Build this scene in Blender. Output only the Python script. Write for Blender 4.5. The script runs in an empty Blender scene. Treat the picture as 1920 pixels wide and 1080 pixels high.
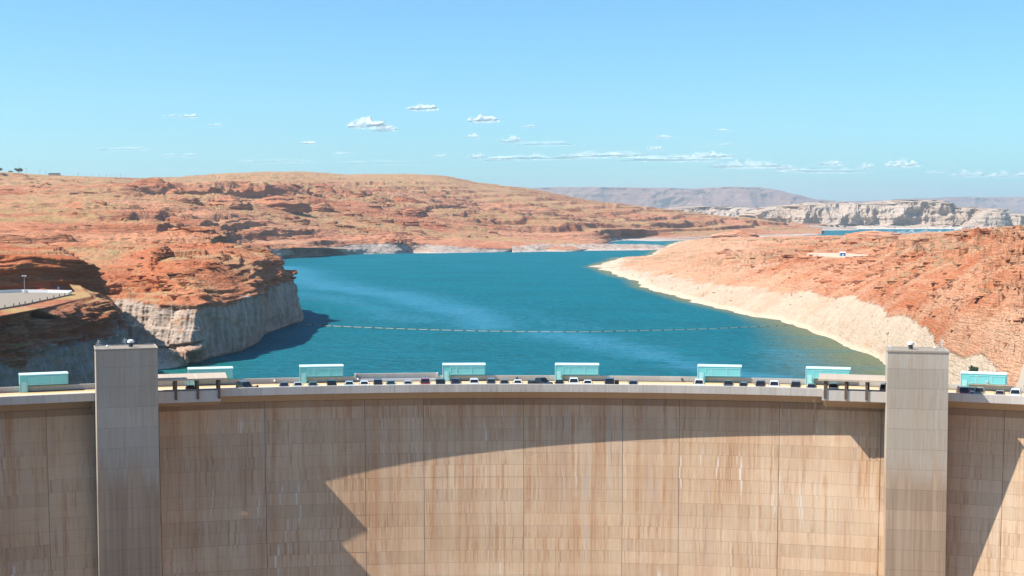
import bpy, bmesh, math, random
import numpy as np
from mathutils import Vector, Matrix

# ------------------------------------------------------------------ camera, sky, sun, exposure
S = bpy.context.scene
COL = S.collection
FPX, CX, CY = 2700.0, 960.0, 540.0
PITCH = math.atan(145.0 / FPX)
ZC = 70.0
cam_d = bpy.data.cameras.new('camera'); cam = bpy.data.objects.new('camera', cam_d); COL.objects.link(cam)
cam.location = (0, 0, ZC); cam.rotation_euler = (math.pi / 2 - PITCH, 0, 0)
cam_d.sensor_width = 36; cam_d.lens = FPX / 1920 * 36; cam_d.clip_start = 1; cam_d.clip_end = 200000
S.camera = cam
PHI, ELEV = math.radians(14), math.radians(49)
SUN = Vector((-math.cos(PHI) * math.cos(ELEV), -math.sin(PHI) * math.cos(ELEV), math.sin(ELEV)))
w = bpy.data.worlds.new('World'); S.world = w; w.use_nodes = True
wn, wl = w.node_tree.nodes, w.node_tree.links
bg = wn['Background']
sky = wn.new('ShaderNodeTexSky'); sky.sky_type = 'NISHITA'; sky.sun_disc = False
sky.sun_elevation = ELEV; sky.sun_rotation = math.atan2(SUN.x, SUN.y)
sky.air_density = 1.0; sky.dust_density = 1.6; sky.ozone_density = 1.0; sky.altitude = 1100
grade = wn.new('ShaderNodeMix'); grade.data_type = 'RGBA'; grade.blend_type = 'MULTIPLY'; grade.inputs[0].default_value = 1
grade.inputs[7].default_value = (0.52, 0.93, 1.14, 1)
wl.new(sky.outputs[0], grade.inputs[6]); wl.new(grade.outputs[2], bg.inputs[0])
bg.inputs[1].default_value = 0.108
sun_d = bpy.data.lights.new('sun', 'SUN'); sun_o = bpy.data.objects.new('sun', sun_d); COL.objects.link(sun_o)
sun_d.energy = 5.0; sun_d.angle = math.radians(0.5); sun_d.color = (1.0, 0.94, 0.84)
sun_o.rotation_euler = SUN.to_track_quat('Z', 'Y').to_euler(); sun_o.location = (0, 0, 900)
S.view_settings.view_transform = 'Standard'; S.view_settings.look = 'None'
S.view_settings.exposure = 0.58; S.view_settings.gamma = 1
S.render.engine = 'CYCLES'
S.cycles.max_bounces = 6; S.cycles.volume_bounces = 1; S.cycles.transparent_max_bounces = 12
S.cycles.use_denoising = True

random.seed(7); RNG = np.random.default_rng(7)

# ------------------------------------------------------------------ helpers
cp, sp = math.cos(PITCH), math.sin(PITCH)
def ray(px, py):
    a, b = (px - CX) / FPX, -(py - CY) / FPX
    return np.array((a, cp + b * sp, -sp + b * cp))
def P(px, py, D):                       # point seen at a photo pixel, at a depth
    d = ray(px, py); return np.array((0, 0, ZC)) + d * (D / d[1])
def G(px, py, z=0.0):                   # point of the level z seen at a photo pixel
    d = ray(px, py); return np.array((0, 0, ZC)) + d * ((z - ZC) / d[2])
def pix(p):
    x, y, z = p[0], p[1], p[2] - ZC
    dep = y * cp - z * sp; up = y * sp + z * cp
    return CX + FPX * x / dep, CY - FPX * up / dep
def X_at(px, D): return (px - CX) / FPX * D

def tag(o, label=None, cat=None, group=None, kind=None):
    if label: o['label'] = label
    if cat: o['category'] = cat
    if group: o['group'] = group
    if kind: o['kind'] = kind
    return o
def empty(name, loc=(0, 0, 0), rz=0.0):
    o = bpy.data.objects.new(name, None); COL.objects.link(o)
    o.location = loc; o.rotation_euler = (0, 0, rz); o.empty_display_size = 0.5
    return o
def link(name, me, parent=None):
    o = bpy.data.objects.new(name, me); COL.objects.link(o)
    if parent: o.parent = parent
    return o
class MB:
    """collects simple shapes, makes one mesh"""
    def __init__(s): s.v = []; s.f = []; s.m = []
    def add(s, vs, fs, mi=0):
        n = len(s.v); s.v += [tuple(v) for v in vs]; s.f += [tuple(i + n for i in f) for f in fs]; s.m += [mi] * len(fs); return s
    def box(s, x0, x1, y0, y1, z0, z1, mi=0):
        vs = [(x, y, z) for z in (z0, z1) for y in (y0, y1) for x in (x0, x1)]
        return s.add(vs, [(0, 2, 3, 1), (4, 5, 7, 6), (0, 1, 5, 4), (2, 6, 7, 3), (0, 4, 6, 2), (1, 3, 7, 5)], mi)
    def hexa(s, vs, mi=0):               # eight corners: bottom ring then top ring
        return s.add(vs, [(0, 3, 2, 1), (4, 5, 6, 7), (0, 1, 5, 4), (1, 2, 6, 5), (2, 3, 7, 6), (3, 0, 4, 7)], mi)
    def tube(s, a, b, r0, r1=None, n=8, mi=0, cap=True):
        a, b = Vector(a), Vector(b); r1 = r0 if r1 is None else r1
        d = (b - a).normalized(); u = d.orthogonal().normalized(); w_ = d.cross(u)
        vs = []
        for c, r in ((a, r0), (b, r1)):
            for k in range(n):
                t = 2 * math.pi * k / n; vs.append(c + (u * math.cos(t) + w_ * math.sin(t)) * r)
        fs = [(k, (k + 1) % n, n + (k + 1) % n, n + k) for k in range(n)]
        if cap: fs += [tuple(reversed(range(n))), tuple(range(n, 2 * n))]
        return s.add(vs, fs, mi)
    def dome(s, c, r, rz, n=10, m=4, mi=0, full=False):
        vs, fs = [], []
        lo = -math.pi / 2 if full else 0
        for j in range(m + 1):
            t = lo + (math.pi / 2 - lo) * j / m
            for k in range(n):
                a = 2 * math.pi * k / n
                vs.append((c[0] + r * math.cos(t) * math.cos(a), c[1] + r * math.cos(t) * math.sin(a), c[2] + rz * math.sin(t)))
        for j in range(m):
            for k in range(n):
                fs.append((j * n + k, j * n + (k + 1) % n, (j + 1) * n + (k + 1) % n, (j + 1) * n + k))
        return s.add(vs, fs, mi)
    def mesh(s, name, mats):
        me = bpy.data.meshes.new(name); me.from_pydata(s.v, [], s.f)
        for m in (mats if isinstance(mats, (list, tuple)) else [mats]): me.materials.append(m)
        for p, mi in zip(me.polygons, s.m): p.material_index = mi
        me.update(); return me
    def build(s, name, mats, parent=None):
        return link(name, s.mesh(name, mats), parent)
def bevel(me, w_=0.05, seg=2):
    bm = bmesh.new(); bm.from_mesh(me)
    bmesh.ops.remove_doubles(bm, verts=bm.verts, dist=1e-4)
    bmesh.ops.bevel(bm, geom=[e for e in bm.edges if e.calc_face_angle(0) > 0.5], offset=w_, segments=seg, affect='EDGES', profile=0.5)
    bm.to_mesh(me); bm.free(); return me

# ------------------------------------------------------------------ numpy noise
_perm = np.arange(256); np.random.default_rng(11).shuffle(_perm); _perm = np.concatenate([_perm, _perm])
_gr = np.random.default_rng(12).normal(size=(256, 3)); _gr /= np.linalg.norm(_gr, axis=1)[:, None]
def noise3(p, sc=1.0, off=0.0):
    q = np.asarray(p, dtype=np.float64) / np.asarray(sc) + off
    i = np.floor(q).astype(np.int64); f = q - i; u = f * f * f * (f * (f * 6 - 15) + 10); i &= 255
    res = 0
    for a in (0, 1):
        wa = u[:, 0] if a else 1 - u[:, 0]
        for b in (0, 1):
            wb = u[:, 1] if b else 1 - u[:, 1]
            hb = _perm[(_perm[(i[:, 0] + a) & 255] + i[:, 1] + b) & 255]
            for c in (0, 1):
                wc = u[:, 2] if c else 1 - u[:, 2]
                g = _gr[_perm[(hb + i[:, 2] + c) & 255]]
                res = res + wa * wb * wc * (g[:, 0] * (f[:, 0] - a) + g[:, 1] * (f[:, 1] - b) + g[:, 2] * (f[:, 2] - c))
    return res * 1.6
def fbm(p, sc, octv=4, gain=0.5, off=0.0, ridged=False):
    t, a, tot = 0, 1.0, 0.0
    sc = np.asarray(sc, dtype=np.float64)
    for k in range(octv):
        n = noise3(p, sc / (2.03 ** k), off + 17.3 * k)
        if ridged: n = 1 - 2 * np.abs(n)
        t = t + a * n; tot += a; a *= gain
    return t / tot
def sstep(a, b, x):
    t = np.clip((x - a) / (b - a), 0, 1); return t * t * (3 - 2 * t)
def catmull(A, n):
    """A: (m,3) -> (n,3) resampled by index"""
    m = len(A); t = np.linspace(0, m - 1, n); i = np.minimum(t.astype(int), m - 2); f = (t - i)[:, None]
    p0, p1, p2, p3 = A[np.maximum(i - 1, 0)], A[i], A[i + 1], A[np.minimum(i + 2, m - 1)]
    return p1 + 0.5 * f * (p2 - p0 + f * (2 * p0 - 5 * p1 + 4 * p2 - p3 + f * (3 * (p1 - p2) + p3 - p0)))
def loft(rows, nu, nvs, smooth=0.0):
    R = np.array([catmull(np.array(r, dtype=np.float64), nu) for r in rows])       # rows x nu x 3
    out = []
    for k in range(len(rows) - 1):
        n = nvs[k]
        for j in range(n):
            f = j / n; out.append(R[k] * (1 - f) + R[k + 1] * f)
    out.append(R[-1]); out = np.array(out)
    for _ in range(int(smooth)):
        o = out.copy(); out[1:-1] = 0.25 * o[:-2] + 0.5 * o[1:-1] + 0.25 * o[2:]
    return out
def normals(g):
    du = np.gradient(g, axis=1); dv = np.gradient(g, axis=0)
    n = np.cross(du, dv); n /= (np.linalg.norm(n, axis=2)[:, :, None] + 1e-9); return n
def grid_mesh(name, g, mat, keep=None, attrs=None, parent=None, smooth=False):
    nv, nu = g.shape[:2]
    idx = np.arange(nv * nu).reshape(nv, nu)
    q = np.stack([idx[:-1, :-1], idx[:-1, 1:], idx[1:, 1:], idx[1:, :-1]], axis=-1).reshape(-1, 4)
    if keep is not None:
        k = keep.reshape(-1); q = q[k[q].any(axis=1)]
    me = bpy.data.meshes.new(name)
    me.vertices.add(nv * nu); me.vertices.foreach_set('co', g.reshape(-1).astype(np.float32))
    me.loops.add(q.size); me.loops.foreach_set('vertex_index', q.reshape(-1).astype(np.int32))
    me.polygons.add(len(q)); me.polygons.foreach_set('loop_start', (np.arange(len(q)) * 4).astype(np.int32))
    if smooth: me.polygons.foreach_set('use_smooth', np.ones(len(q), dtype=bool))
    if attrs:
        for k, a in attrs.items():
            at = me.attributes.new(k, 'FLOAT', 'POINT'); at.data.foreach_set('value', a.reshape(-1).astype(np.float32))
    me.update(calc_edges=True); me.validate(); me.materials.append(mat)
    return link(name, me, parent)
def terrace(z, step, sharp=0.7):
    k = z / step; i = np.floor(k); f = k - i
    return step * (i + sstep(0.5 - 0.5 * (1 - sharp), 0.5 + 0.5 * (1 - sharp), f))
def seg_dist(pts, line):
    """distance of pts (n,2) to a polyline (m,2)"""
    best = np.full(len(pts), 1e12)
    for a, b in zip(line[:-1], line[1:]):
        ab = b - a; t = np.clip(((pts - a) @ ab) / (ab @ ab + 1e-9), 0, 1)
        d = ((pts - (a + t[:, None] * ab)) ** 2).sum(1); best = np.minimum(best, d)
    return np.sqrt(best)
def inside(pts, poly):
    r = np.zeros(len(pts), bool); n = len(poly)
    for i in range(n):
        a, b = poly[i], poly[(i + 1) % n]
        c = ((a[1] > pts[:, 1]) != (b[1] > pts[:, 1]))
        xi = (b[0] - a[0]) * (pts[:, 1] - a[1]) / (b[1] - a[1] + 1e-12) + a[0]
        r ^= c & (pts[:, 0] < xi)
    return r

# ------------------------------------------------------------------ materials
class NT:
    def __init__(s, name):
        s.m = bpy.data.materials.new(name); s.m.use_nodes = True
        s.t = s.m.node_tree; s.n = s.t.nodes; s.l = s.t.links
        s.b = s.n['Principled BSDF']; s.out = s.n['Material Output']
    def new(s, t, **kw):
        n = s.n.new(t)
        for k, v in kw.items(): setattr(n, k, v)
        return n
    def set(s, sock, v):
        if hasattr(v, 'is_linked') or hasattr(v, 'links'): s.l.new(v, sock)
        else: sock.default_value = v
    def math(s, op, a, b=None, clamp=False):
        n = s.new('ShaderNodeMath', operation=op); n.use_clamp = clamp
        s.set(n.inputs[0], a)
        if b is not None: s.set(n.inputs[1], b)
        return n.outputs[0]
    def mix(s, f, a, b, mode='MIX'):
        n = s.new('ShaderNodeMix', data_type='RGBA', blend_type=mode)
        s.set(n.inputs[0], f)
        for k, c in ((6, a), (7, b)):
            if isinstance(c, tuple): n.inputs[k].default_value = (*c[:3], 1)
            else: s.l.new(c, n.inputs[k])
        return n.outputs[2]
    def pos(s): return s.new('ShaderNodeNewGeometry').outputs['Position']
    def scaled(s, v, sc, loc=(0, 0, 0)):
        n = s.new('ShaderNodeMapping'); s.l.new(v, n.inputs[0]); n.inputs['Scale'].default_value = sc; n.inputs['Location'].default_value = loc
        return n.outputs[0]
    def noise(s, v, scale, det=4, rough=0.55, dist=0.0):
        n = s.new('ShaderNodeTexNoise'); s.l.new(v, n.inputs['Vector']); n.inputs['Scale'].default_value = scale
        n.inputs['Detail'].default_value = det; n.inputs['Roughness'].default_value = rough; n.inputs['Distortion'].default_value = dist
        return n.outputs[0]
    def ramp(s, f, a, b):
        n = s.new('ShaderNodeMapRange', interpolation_type='SMOOTHSTEP'); s.set(n.inputs[0], f)
        s.set(n.inputs[1], a); s.set(n.inputs[2], b); return n.outputs[0]
    def bump(s, h, strength, dist, base=None):
        n = s.new('ShaderNodeBump'); s.set(n.inputs['Height'], h); n.inputs['Strength'].default_value = strength; n.inputs['Distance'].default_value = dist
        if base is not None: s.l.new(base, n.inputs['Normal'])
        return n.outputs[0]
    def done(s, col, rough=0.85, normal=None, spec=0.3, metal=0.0):
        if isinstance(col, tuple): s.b.inputs['Base Color'].default_value = (*col[:3], 1)
        else: s.l.new(col, s.b.inputs['Base Color'])
        s.set(s.b.inputs['Roughness'], rough); s.b.inputs['Specular IOR Level'].default_value = spec; s.b.inputs['Metallic'].default_value = metal
        if normal is not None: s.l.new(normal, s.b.inputs['Normal'])
        return s.m

def plain(name, col, rough=0.6, spec=0.3, metal=0.0, var=0.12, scale=1.5, coat=0.0):
    m = NT(name); tc = m.new('ShaderNodeTexCoord').outputs['Object']
    n = m.noise(tc, scale, 3)
    c = m.mix(m.math('MULTIPLY', n, 1.0), tuple(x * (1 - var) for x in col), tuple(min(1, x * (1 + var)) for x in col))
    mat = m.done(c, rough, None, spec, metal)
    if coat: m.b.inputs['Coat Weight'].default_value = coat
    return mat

def rock_material(name, red=(0.42, 0.15, 0.07), red2=(0.60, 0.28, 0.15), pale=(0.66, 0.52, 0.40), dark=(0.20, 0.065, 0.035),
                  scrub=(0.33, 0.27, 0.12), bleach=(0.55, 0.50, 0.45), ring=26.0, fade=2.0, k=1.0, scrub_amt=0.6, ring_amt=1.0, bump=1.0, drip_c=0.72, stain=0.5, pale_amt=0.35):
    """k: size of the features in metres relative to the near cliffs"""
    m = NT(name); p = m.pos(); geo = m.new('ShaderNodeNewGeometry')
    sep = m.new('ShaderNodeSeparateXYZ'); m.l.new(p, sep.inputs[0]); z = sep.outputs[2]
    nrm = m.new('ShaderNodeSeparateXYZ'); m.l.new(geo.outputs['Normal'], nrm.inputs[0])
    big = m.noise(m.scaled(p, (1, 1, 2.2)), 0.014 / k, 5, 0.6, 0.6)
    mid = m.noise(m.scaled(p, (1, 1, 3.0)), 0.08 / k, 6, 0.62)
    fine = m.noise(m.scaled(p, (1, 1, 2.0)), 0.6 / k, 5, 0.65)
    strata = m.noise(m.scaled(p, (0.05, 0.05, 1.0)), 0.55 / k, 4, 0.7, 0.35)
    strata2 = m.noise(m.scaled(p, (0.12, 0.12, 1.6)), 1.3 / k, 3, 0.65, 0.5)
    c = m.mix(m.ramp(big, 0.38, 0.62), red, red2)
    big2 = m.noise(m.scaled(p, (0.5, 1, 2.2), (50, 9, 4)), 0.028 / k, 6, 0.62, 0.4)
    c = m.mix(m.math('MULTIPLY', m.ramp(big2, 0.47, 0.62), pale_amt), c, pale)
    c = m.mix(m.math('MULTIPLY', m.ramp(strata, 0.5, 0.68), 0.6), c, pale)
    c = m.mix(m.math('MULTIPLY', m.ramp(strata2, 0.53, 0.68), 0.55), c, dark)
    c = m.mix(m.math('MULTIPLY', m.ramp(mid, 0.5, 0.7), 0.35), c, dark)
    c = m.mix(m.math('MULTIPLY', m.ramp(fine, 0.52, 0.7), 0.35), c, red2)
    pch = m.new('ShaderNodeAttribute', attribute_name='peach').outputs['Fac']
    c = m.mix(m.math('MULTIPLY', pch, m.ramp(mid, 0.85, 0.5)), c, m.mix(m.ramp(fine, 0.35, 0.65), (0.62, 0.34, 0.20), (0.68, 0.43, 0.29)))
    # bleached band below the old water line
    z0_ = z; ra = m.new('ShaderNodeAttribute', attribute_name='ringoff').outputs['Fac']; zr_ = m.math('ADD', z, ra)
    edge = m.math('ADD', zr_, m.math('ADD', m.math('MULTIPLY', m.math('SUBTRACT', mid, 0.5), 7.0 * fade), m.math('MULTIPLY', m.math('SUBTRACT', big, 0.5), 14.0 * fade)))
    bl = m.math('MULTIPLY', m.ramp(edge, ring + fade, ring - fade), ring_amt)
    drip = m.noise(m.scaled(p, (1, 1, 0.12)), 0.35 / k, 5, 0.6)
    bc = m.mix(m.ramp(drip, 0.35, 0.65), tuple(x * drip_c for x in bleach), bleach)
    bc = m.mix(m.math('MULTIPLY', m.ramp(mid, 0.55, 0.66), stain), bc, (0.42, 0.22, 0.13))
    bc = m.mix(m.math('MULTIPLY', m.ramp(big, 0.5, 0.62), 0.4), bc, (0.50, 0.27, 0.16))
    c = m.mix(bl, c, bc)
    # bright salt line at the water
    c = m.mix(m.math('MULTIPLY', m.ramp(z, 3.2, 1.2), 0.55 * ring_amt), c, tuple(min(0.8, x * 1.3) for x in bleach))
    # sand and scrub on level ground
    flat = m.ramp(nrm.outputs[2], 0.86, 0.985)
    patch = m.noise(p, 0.02 / k, 5, 0.62)
    tuft = m.noise(p, 0.28 / k, 4, 0.7)
    veg = m.new('ShaderNodeAttribute', attribute_name='veg').outputs['Fac']
    sc_ = m.math('MULTIPLY', m.math('MULTIPLY', flat, m.ramp(m.math('ADD', patch, m.math('MULTIPLY', veg, 0.3)), 0.46, 0.58)), scrub_amt)
    sand = m.mix(m.ramp(tuft, 0.45, 0.6), (0.47, 0.25, 0.13), scrub)
    notring = m.math('SUBTRACT', 1.0, bl)
    c = m.mix(m.math('MULTIPLY', sc_, notring), c, sand)
    h = m.math('ADD', m.math('MULTIPLY', strata2, m.math('SUBTRACT', 0.9, m.math('MULTIPLY', bl, 0.6))), m.math('ADD', m.math('MULTIPLY', mid, 1.0), m.math('MULTIPLY', fine, 0.35)))
    nb = m.bump(h, 0.9 * bump, 2.2 * k)
    return m.done(c, 0.92, nb, 0.12)

def concrete(name, a, b, rust, k=1.0, joint=None, vary=0.2, streak=0.7, grey=(0.36, 0.33, 0.31), stain_z=None, salt=0.7):
    m = NT(name); p0 = m.pos()
    sx = m.new('ShaderNodeSeparateXYZ'); m.l.new(p0, sx.inputs[0])
    ua = m.math('MULTIPLY', m.math('ARCTAN2', m.math('SUBTRACT', sx.outputs[0], 1.5), m.math('SUBTRACT', sx.outputs[1], 41.0)), 240.0)
    cb = m.new('ShaderNodeCombineXYZ'); m.l.new(ua, cb.inputs[0]); m.l.new(sx.outputs[2], cb.inputs[2]); p = cb.outputs[0]
    oi = m.new('ShaderNodeObjectInfo').outputs['Random']
    ofs = m.new('ShaderNodeCombineXYZ'); m.l.new(m.math('MULTIPLY', oi, 0.9), ofs.inputs[0])
    va = m.new('ShaderNodeVectorMath', operation='ADD'); m.l.new(p, va.inputs[0]); m.l.new(ofs.outputs[0], va.inputs[1]); po = va.outputs[0]
    sf = m.noise(m.scaled(po, (1, 1, 0.035)), 2.2 / k, 3, 0.65)          # thin runs, differ from lift to lift
    s1 = m.noise(m.scaled(p, (1, 1, 0.02)), 0.8 / k, 4, 0.7)          # runs that cross several lifts
    s2 = m.noise(m.scaled(p, (1, 1, 0.10), (31, 7, 3)), 0.16 / k, 6, 0.72)
    big = m.noise(m.scaled(p, (1, 1, 1.2)), 0.035, 5, 0.6)
    fine = m.noise(p, 4.0, 5, 0.75)
    pm = m.math('ADD', 0.35, m.math('MULTIPLY', m.ramp(m.noise(m.scaled(p, (1, 1, 1.6), (9, 2, 71)), 0.11, 5, 0.7), 0.38, 0.6), 0.65))
    c = m.mix(m.ramp(big, 0.35, 0.65), a, b)
    c = m.mix(m.math('MULTIPLY', m.ramp(s2, 0.40, 0.68), streak * 0.5), c, rust)
    c = m.mix(m.math('MULTIPLY', m.ramp(s1, 0.50, 0.64), m.math('MULTIPLY', pm, streak * 0.6)), c, rust)
    c = m.mix(m.math('MULTIPLY', m.ramp(s1, 0.46, 0.37), m.math('MULTIPLY', pm, streak * 0.6)), c, grey)
    c = m.mix(m.math('MULTIPLY', m.ramp(sf, 0.52, 0.66), m.math('MULTIPLY', pm, streak * 0.6)), c, tuple(x * 0.8 for x in rust))
    c = m.mix(m.math('MULTIPLY', m.ramp(sf, 0.44, 0.30), m.math('MULTIPLY', pm, streak * 0.45)), c, tuple(min(0.7, x * 1.25) for x in b))
    wh = m.noise(m.scaled(po, (1, 1, 0.05), (3, 91, 5)), 1.6, 2, 0.5)
    wh2 = m.noise(m.scaled(p, (1, 1, 1), (3, 9, 55)), 0.07, 3, 0.5)
    c = m.mix(m.math('MULTIPLY', m.math('MULTIPLY', m.ramp(wh, 0.62, 0.72), m.ramp(wh2, 0.54, 0.60)), salt), c, (0.66, 0.62, 0.58))
    c = m.mix(m.math('MULTIPLY', m.ramp(fine, 0.4, 0.75), 0.22), c, tuple(x * 0.6 for x in a))
    if stain_z is not None:
        sz = m.new('ShaderNodeSeparateXYZ'); m.l.new(p, sz.inputs[0])
        zz__ = m.math('ADD', sz.outputs[2], m.math('MULTIPLY', m.math('SUBTRACT', s1, 0.5), 26.0))
        c = m.mix(m.math('MULTIPLY', m.ramp(zz__, stain_z + 3, stain_z - 4), 0.75), c, m.mix(m.ramp(s1, 0.4, 0.6), (0.40, 0.28, 0.185), (0.29, 0.185, 0.115)))
    v = m.math('ADD', 1.0 - vary * 0.5, m.math('MULTIPLY', oi, vary))
    vv = m.new('ShaderNodeCombineXYZ')
    for i in range(3): m.l.new(v, vv.inputs[i])
    c = m.mix(1.0, c, vv.outputs[0], 'MULTIPLY')
    nb = m.bump(m.math('ADD', s1, m.math('ADD', sf, m.math('MULTIPLY', fine, 0.5))), 0.4, 0.12)
    return m.done(c, 0.9, nb, 0.15)

M = {}
M['dam'] = concrete('dam_concrete', (0.51, 0.345, 0.215), (0.57, 0.425, 0.295), (0.36, 0.17, 0.08), grey=(0.44, 0.36, 0.31), streak=0.95, vary=0.13)
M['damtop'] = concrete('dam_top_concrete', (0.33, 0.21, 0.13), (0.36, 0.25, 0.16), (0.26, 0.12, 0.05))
M['joint'] = plain('dark_joint', (0.13, 0.095, 0.07), 0.95)
M['tower'] = concrete('tower_concrete', (0.40, 0.345, 0.28), (0.45, 0.40, 0.34), (0.36, 0.26, 0.18), vary=0.13, streak=0.6, grey=(0.41, 0.40, 0.38), stain_z=23, salt=0.0)
M['fascia'] = concrete('parapet_concrete', (0.50, 0.45, 0.40), (0.56, 0.51, 0.46), (0.36, 0.29, 0.23), vary=0.14, streak=0.35, grey=(0.46, 0.44, 0.42), salt=0.1)
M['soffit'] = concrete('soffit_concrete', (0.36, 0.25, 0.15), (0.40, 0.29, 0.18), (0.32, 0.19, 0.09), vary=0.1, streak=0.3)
M['roof'] = concrete('roof_concrete', (0.50, 0.40, 0.31), (0.56, 0.47, 0.38), (0.42, 0.33, 0.25), streak=0.2, vary=0.08)
M['towertop'] = concrete('tower_roof', (0.30, 0.25, 0.20), (0.34, 0.29, 0.24), (0.25, 0.2, 0.15), streak=0.2, vary=0.05, salt=0.0)
M['road'] = plain('road_paving', (0.62, 0.50, 0.36), 0.9, 0.1, scale=0.8)
M['yellow'] = plain('yellow_road_paint', (0.72, 0.38, 0.06), 0.8)
M['gutter'] = plain('gutter', (0.16, 0.11, 0.08), 0.9)
M['aqua'] = plain('aqua_paint', (0.16, 0.56, 0.58), 0.55, 0.3, var=0.05)
M['aqua2'] = plain('aqua_panel_paint', (0.20, 0.62, 0.64), 0.55, 0.3, var=0.05)
M['aquat'] = plain('pale_aqua_roof', (0.60, 0.80, 0.80), 0.6, 0.3, var=0.05)
M['aquad'] = plain('aqua_trim', (0.34, 0.66, 0.68), 0.55)
M['white'] = plain('white_paint', (0.75, 0.75, 0.74), 0.6)
M['steel'] = plain('galvanised_steel', (0.45, 0.45, 0.45), 0.5, 0.5, 0.3)
M['darksteel'] = plain('dark_steel', (0.05, 0.05, 0.055), 0.5)
M['post'] = plain('brown_post', (0.12, 0.075, 0.055), 0.7)
M['tyre'] = plain('tyre', (0.02, 0.02, 0.02), 0.9)
M['rim'] = plain('rim', (0.4, 0.4, 0.42), 0.35, 0.5, 0.6)
M['glass'] = plain('car_glass', (0.012, 0.014, 0.018), 0.08, 0.5, var=0.0)
M['lens'] = plain('lamp_lens', (0.7, 0.7, 0.68), 0.15, 0.6)
M['redlens'] = plain('red_lens', (0.45, 0.02, 0.02), 0.2, 0.6)
M['asphalt'] = plain('plaza_paving', (0.30, 0.25, 0.20), 0.9, 0.1, scale=0.3)
M['boom'] = plain('boom_float', (0.34, 0.31, 0.22), 0.8)
M['boomd'] = plain('boom_link', (0.04, 0.045, 0.04), 0.8)
M['bush'] = plain('scrub_leaves', (0.15, 0.15, 0.075), 0.95, 0.05, var=0.4, scale=0.2)
M['bark'] = plain('bark', (0.12, 0.08, 0.05), 0.95, 0.05)
M['tree'] = plain('tree_leaves', (0.03, 0.06, 0.03), 0.9, 0.1, var=0.4)

# ------------------------------------------------------------------ haze round everything
hz = NT('haze_air'); hz.n.remove(hz.b)
pv = hz.new('ShaderNodeVolumePrincipled'); pv.inputs['Color'].default_value = (0.80, 0.925, 1.0, 1); pv.inputs['Density'].default_value = 3.9e-5
pv.inputs['Anisotropy'].default_value = 0.3
hz.l.new(pv.outputs[0], hz.out.inputs['Volume'])
o = MB().box(-16000, 16000, -200, 32000, -62, 520).build('haze', hz.m); tag(o, kind='stuff')

# ------------------------------------------------------------------ water
SHORE_R = [G(*q) for q in ((2050, 900), (1900, 800), (1790, 742), (1665, 686), (1630, 668), (1590, 650), (1545, 630), (1490, 610), (1440, 598), (1400, 588),
    (1350, 577), (1300, 566), (1255, 552), (1205, 538), (1188, 523), (1175, 521), (1150, 515), (1133, 507), (1112, 500), (1128, 494), (1148, 489), (1158, 483), (1180, 485), (1205, 486),
    (1215, 482), (1225, 475), (1243, 466), (1262, 456), (1300, 447), (1400, 445), (1490, 447))]
SHORE_R = np.array(SHORE_R)[:, :2]
vY = np.exp(np.linspace(math.log(225), math.log(30000), 460)); vu = np.linspace(-0.62, 0.62, 420)
YY, UU = np.meshgrid(vY, vu, indexing='ij')
wg = np.stack([UU * YY, YY, np.zeros_like(YY)], axis=-1)
wp = wg.reshape(-1, 3)
dR = seg_dist(wp[:, :2], SHORE_R)
# wind slicks, their brighter sky sheen painted as colour: curves on the water, from the photograph
slick_sheen = np.zeros(len(wp))
wpw = wp[:, :2] + np.stack([fbm(wp * (1, 1, 0), 90, 5, 0.65, 1.5), fbm(wp * (1, 1, 0), 90, 5, 0.65, 9.5)], 1) * 34
def add_slick_sheen(pts, w0, w1, amp):
    global slick_sheen
    L = np.array([G(a, b)[:2] for a, b in pts]); n = len(L)
    for i, (a, b) in enumerate(zip(L[:-1], L[1:])):
        ab = b - a; t = np.clip(((wpw - a) @ ab) / (ab @ ab), 0, 1)
        d = np.sqrt(((wpw - (a + t[:, None] * ab)) ** 2).sum(1))
        wd = (w0 + (w1 - w0) * (i + t) / (n - 1))
        slick_sheen = np.maximum(slick_sheen, amp * np.exp(-(d / wd) ** 2))
add_slick_sheen([(520, 500), (590, 530), (680, 545), (770, 560), (850, 580), (900, 600), (905, 614)], 40, 26, 0.95)
add_slick_sheen([(545, 548), (610, 558), (690, 575), (740, 595), (790, 603)], 28, 16, 0.6)
add_slick_sheen([(1020, 625), (1090, 632), (1160, 648), (1240, 668), (1330, 690), (1420, 705)], 20, 11, 0.9)
add_slick_sheen([(980, 580), (1040, 600), (1110, 616)], 10, 22, 0.35)
add_slick_sheen([(1440, 655), (1470, 680), (1520, 700)], 14, 14, 0.5)
wat = NT('lake_water'); p = wat.pos()
a_sh = wat.new('ShaderNodeAttribute', attribute_name='shore').outputs['Fac']
a_sl = wat.new('ShaderNodeAttribute', attribute_name='slick_sheen').outputs['Fac']
a_gr = wat.new('ShaderNodeAttribute', attribute_name='green').outputs['Fac']
n1 = wat.noise(wat.scaled(p, (1, 1.0, 1)), 0.012, 5, 0.6)
n2 = wat.noise(wat.scaled(p, (0.35, 1, 1)), 0.12, 5, 0.65)
n3 = wat.noise(wat.scaled(p, (0.55, 1, 1)), 0.30, 6, 0.8)
c = wat.mix(wat.ramp(n1, 0.3, 0.7), (0.0, 0.112, 0.150), (0.0, 0.140, 0.184))
c = wat.mix(wat.math('MULTIPLY', wat.ramp(n3, 0.46, 0.62), 0.75), c, (0.0, 0.22, 0.30))
c = wat.mix(a_gr, c, (0.0, 0.14, 0.10))
c = wat.mix(a_sh, c, (0.20, 0.20, 0.10))
sl = wat.math('MULTIPLY', a_sl, wat.ramp(wat.math('ADD', n3, wat.math('MULTIPLY', a_sl, 0.12)), 0.42, 0.62))
c = wat.mix(wat.math('MULTIPLY', sl, 0.62), c, (0.07, 0.30, 0.46))  # sky reflection on the slicks painted into the water colour
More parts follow.
